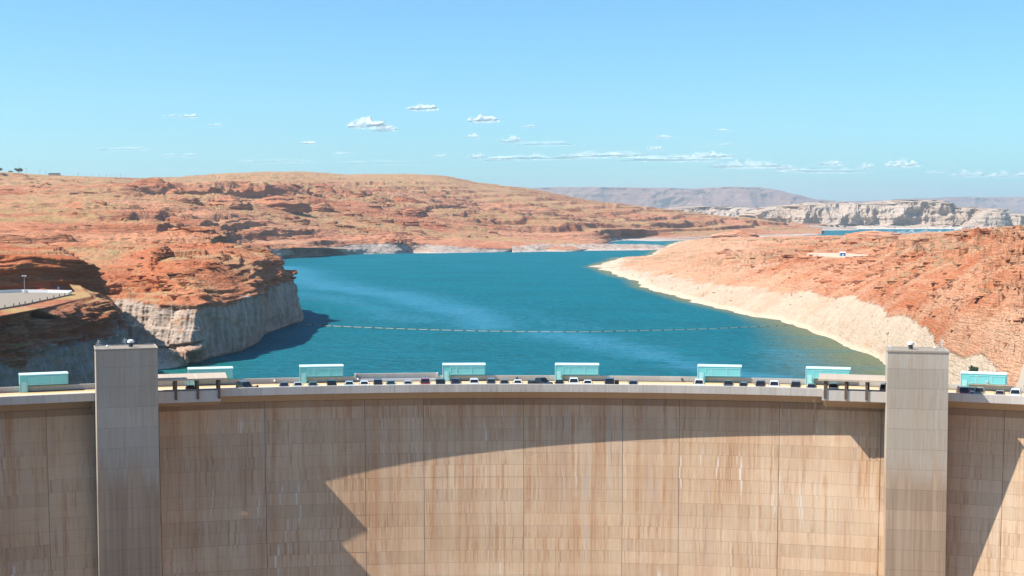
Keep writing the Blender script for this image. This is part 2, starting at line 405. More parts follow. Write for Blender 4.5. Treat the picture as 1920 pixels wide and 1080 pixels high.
fl = wat.math('MULTIPLY', wat.ramp(n2, 0.62, 0.75), wat.ramp(n1, 0.4, 0.65))
c = wat.mix(wat.math('MULTIPLY', fl, 0.22), c, (0.12, 0.40, 0.55))
nb = wat.bump(wat.math('ADD', n3, wat.math('MULTIPLY', n2, 2.0)), 1.0, 1.8)
patchy = wat.math('MULTIPLY', wat.ramp(wat.noise(wat.scaled(p, (0.25, 1, 1)), 0.03, 6, 0.75), 0.5, 0.62), 0.35)
c = wat.mix(patchy, c, (0.0, 0.19, 0.27))
wd_ = wat.new('ShaderNodeBsdfDiffuse'); wat.l.new(c, wd_.inputs[0]); wat.l.new(nb, wd_.inputs['Normal'])
wgl = wat.new('ShaderNodeBsdfGlossy'); wgl.inputs['Roughness'].default_value = 0.35; wat.l.new(nb, wgl.inputs['Normal'])
wms = wat.new('ShaderNodeMixShader'); wms.inputs[0].default_value = 0.04
wat.l.new(wd_.outputs[0], wms.inputs[1]); wat.l.new(wgl.outputs[0], wms.inputs[2]); wat.l.new(wms.outputs[0], wat.out.inputs[0])
wat.n.remove(wat.b); M['water'] = wat.m
px_, py_ = pix(wp.T)
green = 0.9 * sstep(500, 330, px_) * sstep(600, 680, py_)
shore_a = sstep(1.0, 0.0, dR / np.clip(30 + (900 - wp[:, 1]) * 0.16, 18, 90)) * 0.9
wkeep = (np.hypot(wp[:, 0] - 1.5, wp[:, 1] - 41.0) > 255.0) & (wp[:, 1] > 41)
wo = grid_mesh('lake_water', wg, M['water'], keep=wkeep.reshape(YY.shape), attrs={'shore': shore_a, 'slick_sheen': slick_sheen, 'green': green}); tag(wo, kind='structure')

# lake bed / ground sheet to the horizon
gm = rock_material('ground_rock', k=6)
o = MB().box(-15500, 15500, -150, 31500, -60.5, -60).build('ground', gm); tag(o, kind='structure')

# ------------------------------------------------------------------ far side of the lake (left) up to the sky line
DET = 1.0
M['rockF'] = rock_material('far_bank_rock', red=(0.43, 0.145, 0.07), red2=(0.55, 0.235, 0.125), dark=(0.20, 0.065, 0.04), scrub=(0.36, 0.275, 0.115), ring=15, fade=1.2, k=5, scrub_amt=0.8, bleach=(0.48, 0.385, 0.33), pale=(0.55, 0.32, 0.19))
colsF = [-260, -60, 80, 200, 300, 390, 440, 515, 575, 640, 700, 735, 765, 830, 900, 1000, 1100, 1160, 1240, 1330, 1420, 1480, 1540]
def rowF(py, D):
    return [P(x, y, d) for x, y, d in zip(colsF, np.interp(colsF, *zip(*py)), np.interp(colsF, *zip(*D)))]
shoreF = [(440, 500, 1900), (515, 486), (575, 481), (640, 478), (700, 476.5), (735, 476), (765, 475.5), (830, 475), (900, 473.5), (1000, 471.5), (1100, 470), (1160, 452.6), (1240, 452.6), (1330, 449), (1420, 446.5), (1480, 446), (1540, 440)]
def rowShore():
    r = []
    for x in colsF:
        if x <= 390: r.append(np.array((X_at(x, 880 + 0.4 * x), 880 + 0.4 * x, 5.0)))
        elif x == 440: r.append(np.array((X_at(440, 1750), 1750, -3.0)))
        else:
            y = dict((a[0], a[1]) for a in shoreF)[x]; g_ = G(x, y); g_[2] = -3; r.append(g_)
    return r
Rs = [rowShore(),
      rowF([(-260, 462), (390, 466), (440, 474), (515, 464), (575, 466), (640, 466), (700, 464), (735, 445), (765, 467), (830, 463), (1000, 465), (1100, 466), (1160, 450), (1540, 438)],
           [(-260, 950), (390, 1150), (440, 1850), (515, 2110), (575, 2160), (640, 2290), (735, 2380), (765, 2400), (830, 2410), (1000, 2480), (1100, 2560), (1160, 3380), (1240, 3380), (1330, 3560), (1540, 4300)]),
      rowF([(-260, 455), (390, 460), (440, 456), (515, 451), (575, 450), (640, 452), (735, 443), (765, 452), (830, 455), (1000, 460), (1100, 463), (1160, 449), (1330, 445), (1540, 436)],
           [(-260, 1050), (390, 1300), (440, 2000), (515, 2180), (640, 2330), (735, 2400), (830, 2450), (1000, 2530), (1100, 2620), (1160, 3420), (1330, 3650), (1540, 4350)]),
      rowF([(-260, 432), (200, 430), (300, 434), (390, 447), (440, 440), (575, 436), (700, 438), (900, 444), (1100, 449), (1160, 443), (1330, 440), (1540, 433)],
           [(-260, 1350), (200, 1400), (300, 1450), (390, 1700), (440, 2150), (640, 2450), (900, 2700), (1100, 2950), (1160, 3500), (1330, 3800), (1540, 4450)]),
      rowF([(-260, 405), (80, 408), (200, 402), (300, 408), (390, 420), (440, 415), (575, 408), (700, 412), (900, 421), (1100, 431), (1240, 432), (1380, 432), (1540, 432)],
           [(-260, 1800), (200, 1850), (390, 2100), (575, 2650), (900, 3000), (1100, 3300), (1240, 3700), (1540, 4550)]),
      rowF([(-260, 388), (200, 386), (390, 383), (575, 381), (700, 385), (900, 404), (1000, 408), (1100, 417), (1240, 420), (1380, 427), (1540, 431)],
           [(-260, 2100), (200, 2200), (575, 2850), (900, 3300), (1100, 3500), (1240, 3800), (1540, 4600)]),
      rowF([(-260, 380), (200, 378), (300, 377), (390, 378), (575, 379), (700, 383), (900, 402), (1000, 404), (1100, 416), (1240, 419), (1380, 426), (1540, 430)],
           [(-260, 2250), (200, 2400), (300, 2600), (575, 2980), (900, 3400), (1100, 3540), (1240, 3830), (1540, 4630)]),
      rowF([(-260, 366), (200, 364), (300, 365), (390, 366), (515, 366), (640, 374), (800, 386), (900, 398), (1000, 399), (1100, 408), (1240, 412), (1380, 420), (1540, 429)],
           [(-260, 2450), (200, 2600), (390, 2720), (575, 3040), (900, 3500), (1100, 3700), (1240, 4000), (1540, 4700)]),
      rowF([(-260, 352), (80, 352), (200, 353), (300, 355), (515, 354), (640, 362), (800, 374), (900, 384), (1000, 388), (1100, 398), (1240, 405), (1380, 416), (1540, 428)],
           [(-260, 2800), (200, 3000), (390, 3100), (575, 3400), (900, 3900), (1100, 4100), (1240, 4300), (1540, 4800)]),
      rowF([(-260, 337), (80, 338), (200, 342), (300, 343), (390, 341), (515, 338), (700, 345), (830, 350), (900, 362), (1000, 372), (1100, 386), (1240, 397), (1380, 410), (1540, 427)],
           [(-260, 3100), (200, 3400), (390, 4000), (575, 4100), (900, 4400), (1100, 4600), (1240, 4700), (1540, 4900)]),
      rowF([(-260, 318), (-60, 320.5), (80, 327), (200, 332), (300, 333), (390, 327.5), (440, 324), (515, 321.5), (575, 321), (640, 326), (765, 326), (830, 329), (900, 342), (1000, 355), (1060, 366), (1100, 374), (1160, 382), (1240, 391), (1330, 402), (1420, 410), (1480, 421), (1540, 433)],
           [(-260, 3400), (200, 3800), (390, 4800), (575, 5000), (900, 5000), (1100, 5100), (1240, 5200), (1540, 5100)])]
back = [np.array((q[0] * 1.3, q[1] * 1.3, max(-5, q[2] - 70))) for q in Rs[-1]]
Rs.append(back)
gF = loft(Rs, 1150, [26, 14, 40, 44, 36, 12, 40, 44, 40, 44, 6], smooth=3)
nF = normals(gF); pts = gF.reshape(-1, 3); nn = nF.reshape(-1, 3)
nn[nn[:, 2] < -0.2] *= -1
Dk = np.clip(pts[:, 1] / 2500, 0.4, 2.0)
land = sstep(-3, 3, pts[:, 2])
fadeout = np.ones(gF.shape[:2]); fadeout[-52:-6] = np.linspace(1, 0.15, 46)[:, None]; fadeout[-6:] = 0.1; fadeout = fadeout.reshape(-1)
vrow = np.repeat(np.arange(gF.shape[0]), gF.shape[1])
zz = pts[:, 2].copy(); pf = pts * (1, 1, 0)
zz += land * sstep(2, 26, zz) * fadeout * (fbm(pf * (0.6, 1, 1), 300, 4, 0.5) * 9 * Dk + fbm(pf, 90, 4, 0.5, 5.0, ridged=True) * 3 * Dk)
warp = fbm(pf * (0.5, 1, 1), 700, 3) * 16
tmask = np.clip(sstep(-0.25, 0.1, fbm(pf * (0.4, 1, 1), 420, 3, 0.5, 40.0)) + 0.1, 0, 1) * (0.25 + 0.75 * fadeout)
for st_, am_ in ((13.0, 0.75), (5.0, 0.6)):
    zt = terrace(zz + warp, st_, 0.9) - warp; zz = zz + (zt - zz) * tmask * am_ * sstep(12, 26, zz)
slb = (5.0 * sstep(0.06, 0.10, fbm(pf * (0.3, 1, 1), 150, 4, 0.5, 41.0)) + 2.6 * sstep(0.08, 0.13, fbm(pf * (0.3, 1, 1), 70, 3, 0.5, 42.0)) + 1.2 * sstep(0.10, 0.18, fbm(pf * (0.4, 1, 1), 34, 3, 0.5, 43.0)))
lowrows = 1 - 0.75 * sstep(235, 300, vrow)
zz += slb * fadeout * lowrows * sstep(22, 34, zz)
# the broken cliff above the lake road, and the buttes on it
rc = np.exp(-((vrow - 205) / 30.0) ** 2) * sstep(-0.30, -0.24, pts[:, 0] / pts[:, 1]) * sstep(-0.02, -0.10, pts[:, 0] / pts[:, 1])
zz += rc * (16 * sstep(0.02, 0.12, fbm(pf, 120, 4, 0.5, 91.0)) + 6 * sstep(0.05, 0.12, fbm(pf, 50, 3, 0.5, 92.0)))
zz += fbm(pts * (0.5, 1, 1), 20, 3, 0.6, 3.0) * 0.5 * land
dxy = np.stack([nn[:, 0], nn[:, 1], nn[:, 2] * 0], axis=1)
but = fbm(pts * (1, 1, 0.35), 70, 4, 0.55, 9.0, ridged=True) * np.where(pts[:, 2] < 28, 22, 7) + fbm(pts * (0.4, 0.4, 3), 30, 2, 0.5, 2.0) * 2
pts = pts + dxy * (but * sstep(-3, 6, pts[:, 2]) * fadeout)[:, None]
pts[:, 2] = zz
vegF = np.interp(vrow, [0, 70, 100, 180, 215, 250, 300], [-1.5, -0.5, 0.2, 0.6, -0.6, 0.1, 1.2]) + fbm(pf * (0.4, 1, 1), 350, 3, 0.5, 95.0) * 1.6
gF = pts.reshape(gF.shape)
for _ in range(2):
    g_ = gF.copy(); gF[:, 1:-1] = 0.25 * g_[:, :-2] + 0.5 * g_[:, 1:-1] + 0.25 * g_[:, 2:]
oF = grid_mesh('far_hills', gF, M['rockF'], attrs={'veg': vegF, 'ringoff': 11 * sstep(-0.07, 0.0, gF.reshape(-1, 3)[:, 0] / gF.reshape(-1, 3)[:, 1])}); tag(oF, kind='structure')

# low rock spit in front of the little inlet
colsS = [960, 1010, 1060, 1120, 1180, 1225, 1250]
rs = [[G(x, y, 0) - np.array((0, 0, 3)) for x, y in zip(colsS, (474, 472.5, 471.5, 471, 470.5, 470, 468))],
      [P(x, y, d) for x, y, d in zip(colsS, (465, 464, 463, 463.5, 463.5, 464, 465), (2480, 2500, 2560, 2600, 2630, 2640, 2660))],
      [P(x, y, d) for x, y, d in zip(colsS, (462, 460.5, 460, 461, 461.5, 462, 464), (2600, 2620, 2700, 2740, 2760, 2770, 2780))],
      [np.array((X_at(x, 3000), 3000, -3)) for x in colsS]]
gS = loft(rs, 260, [22, 14, 10], 1)
q = gS.reshape(-1, 3); n_ = normals(gS).reshape(-1, 3)
q = q + n_ * ((fbm(q * (1, 1, 0.4), 40, 4, 0.55, 1.0, ridged=True) * 5) * sstep(-3, 2, q[:, 2]))[:, None]
o = grid_mesh('rock_spit', q.reshape(gS.shape), M['rockF']); tag(o, kind='structure')

# ------------------------------------------------------------------ the headland on the left
_unused = 0
M['rockL'] = rock_material('headland_rock', red=(0.45, 0.14, 0.06), red2=(0.60, 0.24, 0.12), dark=(0.16, 0.045, 0.025), pale=(0.56, 0.26, 0.14), ring=25, fade=1.3, k=1.1, scrub_amt=0.85, bleach=(0.52, 0.40, 0.32), scrub=(0.36, 0.30, 0.15), stain=0.85, drip_c=0.6)
def rock_detail(g, big=3.0, strat=2.0, fine=0.8, terr=None, k=1.0, tm=0.7, seed=0.0, zlo=-2.0, outer=None):
    """weathered, layered rock: buttresses, ledges and cracks pushed along the surface normal"""
    n = normals(g); p_ = g.reshape(-1, 3).copy(); n = n.reshape(-1, 3)
    flip = n[:, 2] < -0.3; n[flip] *= -1
    m_ = sstep(zlo, zlo + 4, p_[:, 2])
    steep = 1 - sstep(0.55, 0.95, np.abs(n[:, 2]))
    b = fbm(p_ * (1, 1, 0.5), 34 * k, 4, 0.55, 3.0 + seed, ridged=True) * big
    wz = p_[:, 2] + fbm(p_, 60 * k, 3, 0.5, 8.0 + seed) * 5 * k
    lay = noise3(np.stack([p_[:, 0] * 0.022 / k, p_[:, 1] * 0.022 / k, wz * 0.26 / k], axis=1), 1.0, 5.0 + seed)
    lay = np.tanh(lay * 5.0)
    lay2 = np.tanh(noise3(np.stack([p_[:, 0] * 0.07 / k, p_[:, 1] * 0.07 / k, wz * 0.8 / k], axis=1), 1.0, 2.0 + seed) * 4)
    lowz = 1 - 0.8 * sstep(27, 22, p_[:, 2]) * (1 if zlo < 10 else 0); lay = lay * lowz; lay2 = lay2 * lowz
    crack = fbm(p_ * (1, 1, 0.25), 9 * k, 3, 0.6, 1.0 + seed, ridged=True)
    off = (b + lay * strat + lay2 * strat * 0.35 + crack * fine) * steep
    p2 = p_ + n * (off * m_)[:, None] * np.array((1, 1, 0.35))
    roll = (fbm(p_ * (1, 1, 0), 55 * k, 4, 0.5, 21.0 + seed) * 4.5 * k + fbm(p_ * (1, 1, 0), 16 * k, 4, 0.55, 31.0 + seed, ridged=True) * 1.5 * k) * (1 - steep) * m_
    p2[:, 2] += roll
    if terr:
        wr = fbm(p_ * (1, 1, 0), 90 * k, 3, 0.5, 12.0 + seed) * 6 * k
        zt = terrace(p2[:, 2] + wr, terr, 0.82) - wr
        tmk = (1 - steep) * m_ * tm * sstep(-0.25, 0.15, fbm(p_ * (1, 1, 0), 70 * k, 3, 0.5, 44.0 + seed))
        p2[:, 2] += (zt - p2[:, 2]) * tmk
    p2 += n * (fbm(p_, 3.2 * k, 3, 0.6, 6.0 + seed) * 0.45 * k * m_)[:, None]
    return p2.reshape(g.shape)
def W0(px, py):
    g_ = G(px, py, 0); g_[2] = -3; return g_
rows = [
 [P(-60, 760, 560), P(60, 745, 590), P(200, 730, 585), W0(295, 701), W0(345, 683), W0(400, 669), W0(445, 657), W0(470, 645), W0(484, 632), W0(515, 618), W0(546, 607), np.array((-138, 925, -3.)), np.array((-190, 990, -3.)), np.array((-330, 1080, -3.))],
 [P(-60, 680, 600), P(60, 670, 640), P(200, 660, 690), P(290, 660, 672), P(352, 656, 652), P(398, 640, 690), P(447, 628, 716), P(472, 618, 752), P(486, 605, 806), P(517, 595, 850), P(547, 590, 896), np.array((-141, 922, 6.)), np.array((-195, 985, 8.)), np.array((-330, 1070, 8.))],
 [P(-60, 650, 610), P(60, 640, 650), P(190, 646, 698), P(280, 650, 682), P(356, 645, 660), P(402, 612, 695), P(448, 600, 722), P(474, 590, 757), P(488, 580, 812), P(518, 570, 856), P(544, 560, 898), np.array((-146, 919, 15.)), np.array((-200, 980, 16.)), np.array((-330, 1060, 16.))],
 [P(-60, 575, 620), P(60, 570, 660), P(186, 570, 710), P(275, 569, 694), P(364, 569, 670), P(404, 566, 703), P(448, 560, 730), P(474, 548, 765), P(490, 540, 820), P(517, 532, 862), P(537, 524, 901), np.array((-150, 916, 27.)), np.array((-210, 970, 28.)), np.array((-330, 1045, 28.))],
 [P(-60, 565, 640), P(60, 558, 690), P(186, 556, 740), P(262, 550, 735), P(348, 548, 705), P(394, 545, 712), P(440, 538, 740), P(470, 525, 775), P(488, 517, 832), P(511, 512, 870), P(528, 508, 905), np.array((-155, 914, 31.)), np.array((-212, 965, 32.)), np.array((-330, 1040, 32.))],
 [P(-60, 540, 690), P(60, 535, 730), P(186, 535, 745), P(262, 532, 760), P(325, 515, 728), P(372, 502, 742), P(420, 495, 770), P(455, 492, 810), P(478, 488, 850), P(498, 484, 885), P(515, 484, 908), np.array((-162, 912, 40.)), np.array((-215, 960, 40.)), np.array((-330, 1035, 38.))],
 [P(-60, 515, 760), P(60, 510, 800), P(186, 500, 820), P(255, 495, 830), P(315, 480, 800), P(360, 474, 830), P(405, 472, 850), P(440, 474, 870), P(465, 476, 890), P(488, 478, 905), P(506, 479, 912), np.array((-165, 925, 41.)), np.array((-215, 955, 41.)), np.array((-330, 1030, 38.))],
 [P(-60, 462, 900), P(60, 460, 920), P(175, 458, 960), P(240, 458, 980), P(300, 458, 1000), P(345, 459, 1010), P(390, 460, 1010), P(425, 462, 1000), P(452, 465, 985), P(476, 469, 965), P(495, 474, 945), np.array((-175, 935, 43.)), np.array((-225, 955, 42.)), np.array((-330, 1025, 38.))],
 [P(-60, 466, 1150), P(60, 463, 1150), P(175, 462, 1180), P(240, 461, 1190), P(300, 461, 1200), P(345, 463, 1190), P(390, 466, 1180), P(415, 470, 1150), P(432, 477, 1130), P(440, 490, 1110), P(450, 505, 1090), np.array((-195, 1060, 0.)), np.array((-240, 1080, 0.)), np.array((-330, 1125, 0.))],
]
gW = loft(rows, 900, [34, 14, 66, 26, 66, 26, 60, 16], 2)
gW = rock_detail(gW, big=5.0, strat=1.5, fine=1.1, terr=3.2, seed=0.0)
g_ = gW.copy(); gW[:, 1:-1] = 0.25 * g_[:, :-2] + 0.5 * g_[:, 1:-1] + 0.25 * g_[:, 2:]
qw = gW.reshape(-1, 3); ux = qw[:, 0] / qw[:, 1]
wm = sstep(-0.300, -0.292, ux) * sstep(-0.212, -0.222, ux) * sstep(735, 715, qw[:, 1]) * sstep(28, 25, qw[:, 2])
qw[:, 1] -= wm * (2.4 * sstep(15.6, 14.8, qw[:, 2]) + 1.6 * sstep(8.4, 7.6, qw[:, 2]) + 1.1 * np.abs(noise3(np.c_[qw[:, 0], qw[:, 1] * 0, qw[:, 2] * 0.03], 2.2, 4.0)) * 2 + 0.8 * fbm(qw, 2.5, 3, 0.6, 5.0))
gW = qw.reshape(gW.shape)
o = grid_mesh('headland', gW, M['rockL']); tag(o, kind='structure')

# dark red cliff behind the overlook
rows = [
 [P(-160, 575, 590), P(-60, 572, 600), P(20, 570, 606), P(90, 566, 612), P(140, 560, 618), P(178, 556, 628), P(196, 552, 645), P(160, 545, 690), P(80, 540, 740)],
 [P(-160, 545, 594), P(-60, 545, 604), P(20, 545, 610), P(90, 545, 616), P(140, 545, 622), P(178, 540, 632), P(194, 536, 648), P(158, 532, 692), P(80, 528, 740)],
 [P(-160, 480, 600), P(-60, 479, 610), P(20, 480, 616), P(90, 482, 622), P(140, 488, 628), P(168, 500, 634), P(184, 514, 650), P(150, 508, 690), P(80, 505, 740)],
 [P(-160, 472, 640), P(-60, 472, 650), P(20, 473, 660), P(80, 475, 666), P(115, 480, 662), P(130, 490, 664), P(140, 498, 672), P(110, 500, 700), P(60, 500, 740)],
 [P(-160, 461, 900), P(-60, 461, 905), P(20, 461, 910), P(80, 462, 915), P(110, 466, 900), P(120, 470, 880), P(120, 476, 860), P(90, 480, 850), P(60, 484, 830)]]
g = loft(rows, 420, [14, 60, 26, 50], 2)
g = rock_detail(g, big=3.0, strat=2.0, fine=0.9, terr=2.5, k=0.8, seed=3.0, zlo=20)
M['rockR2'] = rock_material('dark_red_cliff_rock', red=(0.36, 0.085, 0.03), red2=(0.50, 0.15, 0.06), dark=(0.17, 0.04, 0.022), pale=(0.55, 0.24, 0.13), ring=-50, fade=1.3, k=0.9, scrub_amt=0.8, ring_amt=0.0, scrub=(0.36, 0.30, 0.15))
o = grid_mesh('red_cliff', g, M['rockR2']); tag(o, kind='structure')

# red outcrops standing on the benches
def on_surf(g_, px, py):
    q_ = g_.reshape(-1, 3); a_, b_ = pix(q_.T); i = np.argmin((a_ - px) ** 2 + (b_ - py) ** 2); return q_[i].copy()
def outcrop(px, py, D, wpx, hpx, dep, seed, mat, name='rock_outcrop', lab=None):
    c = on_surf(gE if px > 1250 else (gF if D > 1100 else gW), px, py); D = c[1]; wd = wpx / FPX * D / 2; h = hpx / FPX * D
    th = np.linspace(0, 2 * math.pi, 90); ph = np.linspace(0, 1, 34)
    T, F = np.meshgrid(th, ph, indexing='xy')
    rr = (1 - F ** 2.6)
    g_ = np.stack([c[0] + wd * 1.1 * rr * np.cos(T), c[1] + dep * rr * np.sin(T), c[2] - h * 0.5 + h * 1.5 * (F ** 0.75)], axis=-1)
    g_[:, -1] = g_[:, 0]
    q_ = g_.reshape(-1, 3); v_ = q_ - c; v_[:, 2] = 0; ln = np.linalg.norm(v_, axis=1)[:, None] + 1e-6
    kk = max(0.25, wd / 14)
    d_ = fbm(q_ * (1, 1, 0.6), 8 * kk, 4, 0.55, seed, ridged=True) * wd * 0.16 + np.tanh(noise3(np.stack([q_[:, 0] * 0.02, q_[:, 1] * 0.02, q_[:, 2] * 1.1 / kk], 1), 1, seed) * 4) * wd * 0.09
    q_ = q_ + v_ / ln * (d_ * np.clip(ln[:, 0] / wd * 2, 0, 1))[:, None]
    q_[:, 2] += fbm(q_ * (1, 1, 0), 10 * kk, 3, 0.5, seed + 4) * h * 0.35
    g2 = q_.reshape(g_.shape); g2[:, -1] = g2[:, 0]
    o_ = grid_mesh(name, g2, mat)
    return tag(o_, lab, 'rock', 'red rock outcrops')
outs = [(228, 548, 720, 96, 22, 16, 1.0, 'low red rock block above the blasted white cliff'),
        (360, 448, 1290, 110, 26, 26, 2.0, 'rounded red outcrop with a shadowed arch on the upper bench'),
        (232, 478, 900, 60, 14, 20, 2.6, 'pale red boulder heap on the slope above the dark cliff'),
        (305, 482, 830, 38, 20, 12, 3.3, 'small stacked rock knob left of the headland ledges'),
        (348, 478, 850, 28, 22, 9, 4.1, 'small rounded rock knob on the headland rim'),
        (430, 390, 2700, 70, 22, 40, 5.2, 'dark red butte at the left end of the road cliff'),
        (520, 388, 2800, 100, 20, 40, 6.5, 'broad dark red butte above the lake road'),
        (606, 393, 2850, 34, 12, 30, 7.5, 'isolated dome shaped red butte by the lake road'),
        (345, 384, 2500, 60, 18, 30, 8.1, 'dark red butte highest on the left slope'),
        (775, 402, 3050, 44, 12, 30, 9.4, 'twin peaked dark rock right of the lake road'),
        (1380, 446, 2250, 80, 14, 40, 10.2, 'red rock mound at the far end of the right shore'),
        (1640, 441, 2300, 90, 8, 40, 11.3, 'low orange mound in front of the marina water')]


# the near bluff that carries the overlook
M['rockN'] = rock_material('near_bluff_rock', red=(0.34, 0.10, 0.045), red2=(0.42, 0.16, 0.08), dark=(0.14, 0.045, 0.03), pale=(0.5, 0.27, 0.17), ring=27, fade=1.5, k=0.7, scrub_amt=0.9, bleach=(0.40, 0.32, 0.28), scrub=(0.36, 0.32, 0.10), stain=0.8)
ZO = 39.5
rows = [
 [P(-160, 800, 380), P(-60, 790, 395), P(30, 780, 420), P(100, 770, 445), P(170, 760, 465), P(225, 750, 480), P(250, 740, 500), P(240, 720, 560), P(230, 700, 620)],
 [P(-160, 700, 388), P(-60, 690, 402), P(30, 672, 428), P(95, 660, 456), P(160, 655, 476), P(203, 650, 492), P(213, 645, 510), P(210, 635, 560), P(200, 630, 620)],
 [P(-160, 640, 392), P(-60, 625, 405), P(30, 606, 434), P(92, 595, 462), P(150, 590, 484), P(186, 590, 500), P(192, 585, 515), P(190, 580, 560), P(180, 575, 620)],
 [G(-160, 620, ZO), G(-60, 604, ZO), G(30, 588, ZO), G(90, 574, ZO), G(140, 562, ZO), G(166, 557, ZO), G(170, 554, ZO), G(160, 545, ZO), G(150, 535, ZO)],
 [G(-160, 560, ZO), G(-60, 553, ZO), G(30, 550, ZO), G(80, 549, ZO), G(115, 548, ZO), G(135, 547, ZO), G(140, 546, ZO), G(135, 540, ZO), G(130, 533, ZO)]]
g = loft(rows, 420, [70, 60, 40, 24], 1)
g0 = g.copy()
g = rock_detail(g, big=5.0, strat=1.2, fine=1.8, terr=None, k=0.6, seed=7.0, zlo=2)
fl_ = sstep(ZO - 3, ZO - 0.4, g0[:, :, 2])[:, :, None]
g = g * (1 - fl_) + (g0 + (g - g0) * 0.10) * fl_
o = grid_mesh('near_bluff', g, M['rockN']); tag(o, kind='structure')

# ------------------------------------------------------------------ right shore
M['rockE'] = rock_material('right_shore_rock', red=(0.52, 0.165, 0.07), red2=(0.63, 0.28, 0.15), dark=(0.24, 0.065, 0.03), pale=(0.64, 0.37, 0.23), ring=21, fade=0.7, k=1.2, scrub_amt=0.85, bleach=(0.56, 0.425, 0.31), scrub=(0.40, 0.33, 0.19), bump=1.2, drip_c=0.88, stain=0.3, pale_amt=0.6)
ctrl = [(1112, 1790, 3), (1150, 1700, 7), (1190, 1800, 12), (1215, 1850, 6), (1260, 2000, 17), (1300, 1500, 18), (1300, 2300, 27), (1385, 2350, 34), (1400, 1800, 26), (1400, 1300, 24), (1450, 1000, 26),
        (1440, 2400, 22), (1500, 2400, 19), (1560, 2400, 24), (1500, 1500, 28), (1560, 1100, 31), (1580, 1230, 31), (1620, 1250, 31), (1640, 2300, 32), (1740, 2200, 24), (1640, 950, 33), (1700, 800, 38), (1750, 1300, 40), (1800, 2200, 38), (1800, 700, 43), (1780, 850, 45), (1760, 1000, 42),
        (1850, 500, 28), (1920, 420, 24), (1920, 600, 40), (1920, 800, 47), (1950, 500, 30), (1920, 1500, 49), (1920, 2000, 46), (2100, 800, 54), (2100, 1600, 60), (1780, 480, 26), (1780, 600, 38), (1700, 600, 28), (1820, 370, 20), (1920, 340, 21), (2100, 400, 30), (1700, 2600, 22), (1800, 2600, 28), (1400, 2700, 18), (1900, 2600, 36), (1500, 2900, 14)]
cpnt = np.array([(X_at(a, b), b) for a, b, _ in ctrl]); cz = np.array([c_ for _, _, c_ in ctrl], float)
def tps(r): return np.where(r > 0, r * r * np.log(r + 1e-9), 0)
lp = np.stack([cpnt[:, 0] / cpnt[:, 1] * 3, np.log(cpnt[:, 1])], 1)
K = tps(np.linalg.norm(lp[:, None] - lp[None], axis=2)) + np.eye(len(lp)) * 0.01
A = np.block([[K, np.c_[np.ones(len(lp)), lp]], [np.c_[np.ones(len(lp)), lp].T, np.zeros((3, 3))]])
wts = np.linalg.solve(A, np.r_[cz, 0, 0, 0])
def plateau(xy):
    q_ = np.stack([xy[:, 0] / xy[:, 1] * 3, np.log(xy[:, 1])], 1); r = np.zeros(len(q_))
    for i in range(len(lp)): r += wts[i] * tps(np.linalg.norm(q_ - lp[i], axis=1))
    return r + wts[-3] + q_ @ wts[-2:]
eY = np.exp(np.linspace(math.log(318), math.log(3300), 820)); eu = np.linspace(0.04, 0.46, 900)
YY, UU = np.meshgrid(eY, eu, indexing='ij')
xy = np.stack([(UU * YY).reshape(-1), YY.reshape(-1)], 1)
poly = np.vstack([SHORE_R, [[3000, 3100], [3000, 250], [SHORE_R[0][0] - 5, 250]]])
wj = fbm(np.c_[xy, np.zeros(len(xy))], 60, 4, 0.55, 2.0); wj2 = fbm(np.c_[xy, np.zeros(len(xy))], 60, 4, 0.55, 12.0)
xyw = xy + np.stack([wj, wj2], 1) * np.clip(xy[:, 1:] * 0.012, 4, 18)
ins = inside(xyw, poly); dS = seg_dist(xyw, SHORE_R) * np.where(ins, 1, -1)
PL = np.maximum(plateau(xy), 4)
L = np.clip(13 + (xy[:, 1] - 650) * 0.045, 10, 70)
zE = np.where(dS > 0, PL * (1 - np.exp(-np.maximum(dS, 0) / L)), dS * 0.35)
p3 = np.c_[xy, np.zeros(len(xy))]
k_ = np.clip(xy[:, 1] / 900, 0.5, 2.2)
inl = sstep(5, 70, dS)
lowfar = (1 - 0.6 * sstep(1300, 2200, xy[:, 1])) * (1 - 0.75 * np.exp(-((xy[:, 0] / xy[:, 1] - 0.232) / 0.03) ** 4) * sstep(800, 950, xy[:, 1]) * sstep(1500, 1350, xy[:, 1]))
def slab(p_, sc, thr, w_, off, stretch=(1, 1, 1)):
    return sstep(thr, thr + w_, fbm(p_ * stretch, sc, 4, 0.55, off))
zE += inl * lowfar * (fbm(p3, 190, 4, 0.5, 3.0) * 8 + fbm(p3, 75, 4, 0.5, 15.0) * 5 + fbm(p3, 55, 4, 0.55, 5.0, ridged=True) * 2.0)
wr = fbm(p3, 150, 3, 0.5, 22.0) * 8
zt = terrace(zE + wr, 4.2, 0.9) - wr
tm = sstep(-0.2, 0.1, fbm(p3, 110, 3, 0.5, 33.0)) * 0.9 * sstep(20, 70, dS) * (0.5 + 0.5 * lowfar)
zE = zE + (zt - zE) * tm
zE += sstep(25, 80, dS) * lowfar * (1 - 0.55 * sstep(900, 1500, xy[:, 1])) * (3.6 * slab(p3, 60, 0.06, 0.035, 41.0, (0.6, 1, 1)) + 2.8 * slab(p3, 34, 0.08, 0.04, 42.0, (0.6, 1, 1)) + 1.7 * slab(p3, 17, 0.08, 0.05, 43.0, (0.6, 1, 1)) + 0.8 * slab(p3, 8, 0.08, 0.07, 44.0))
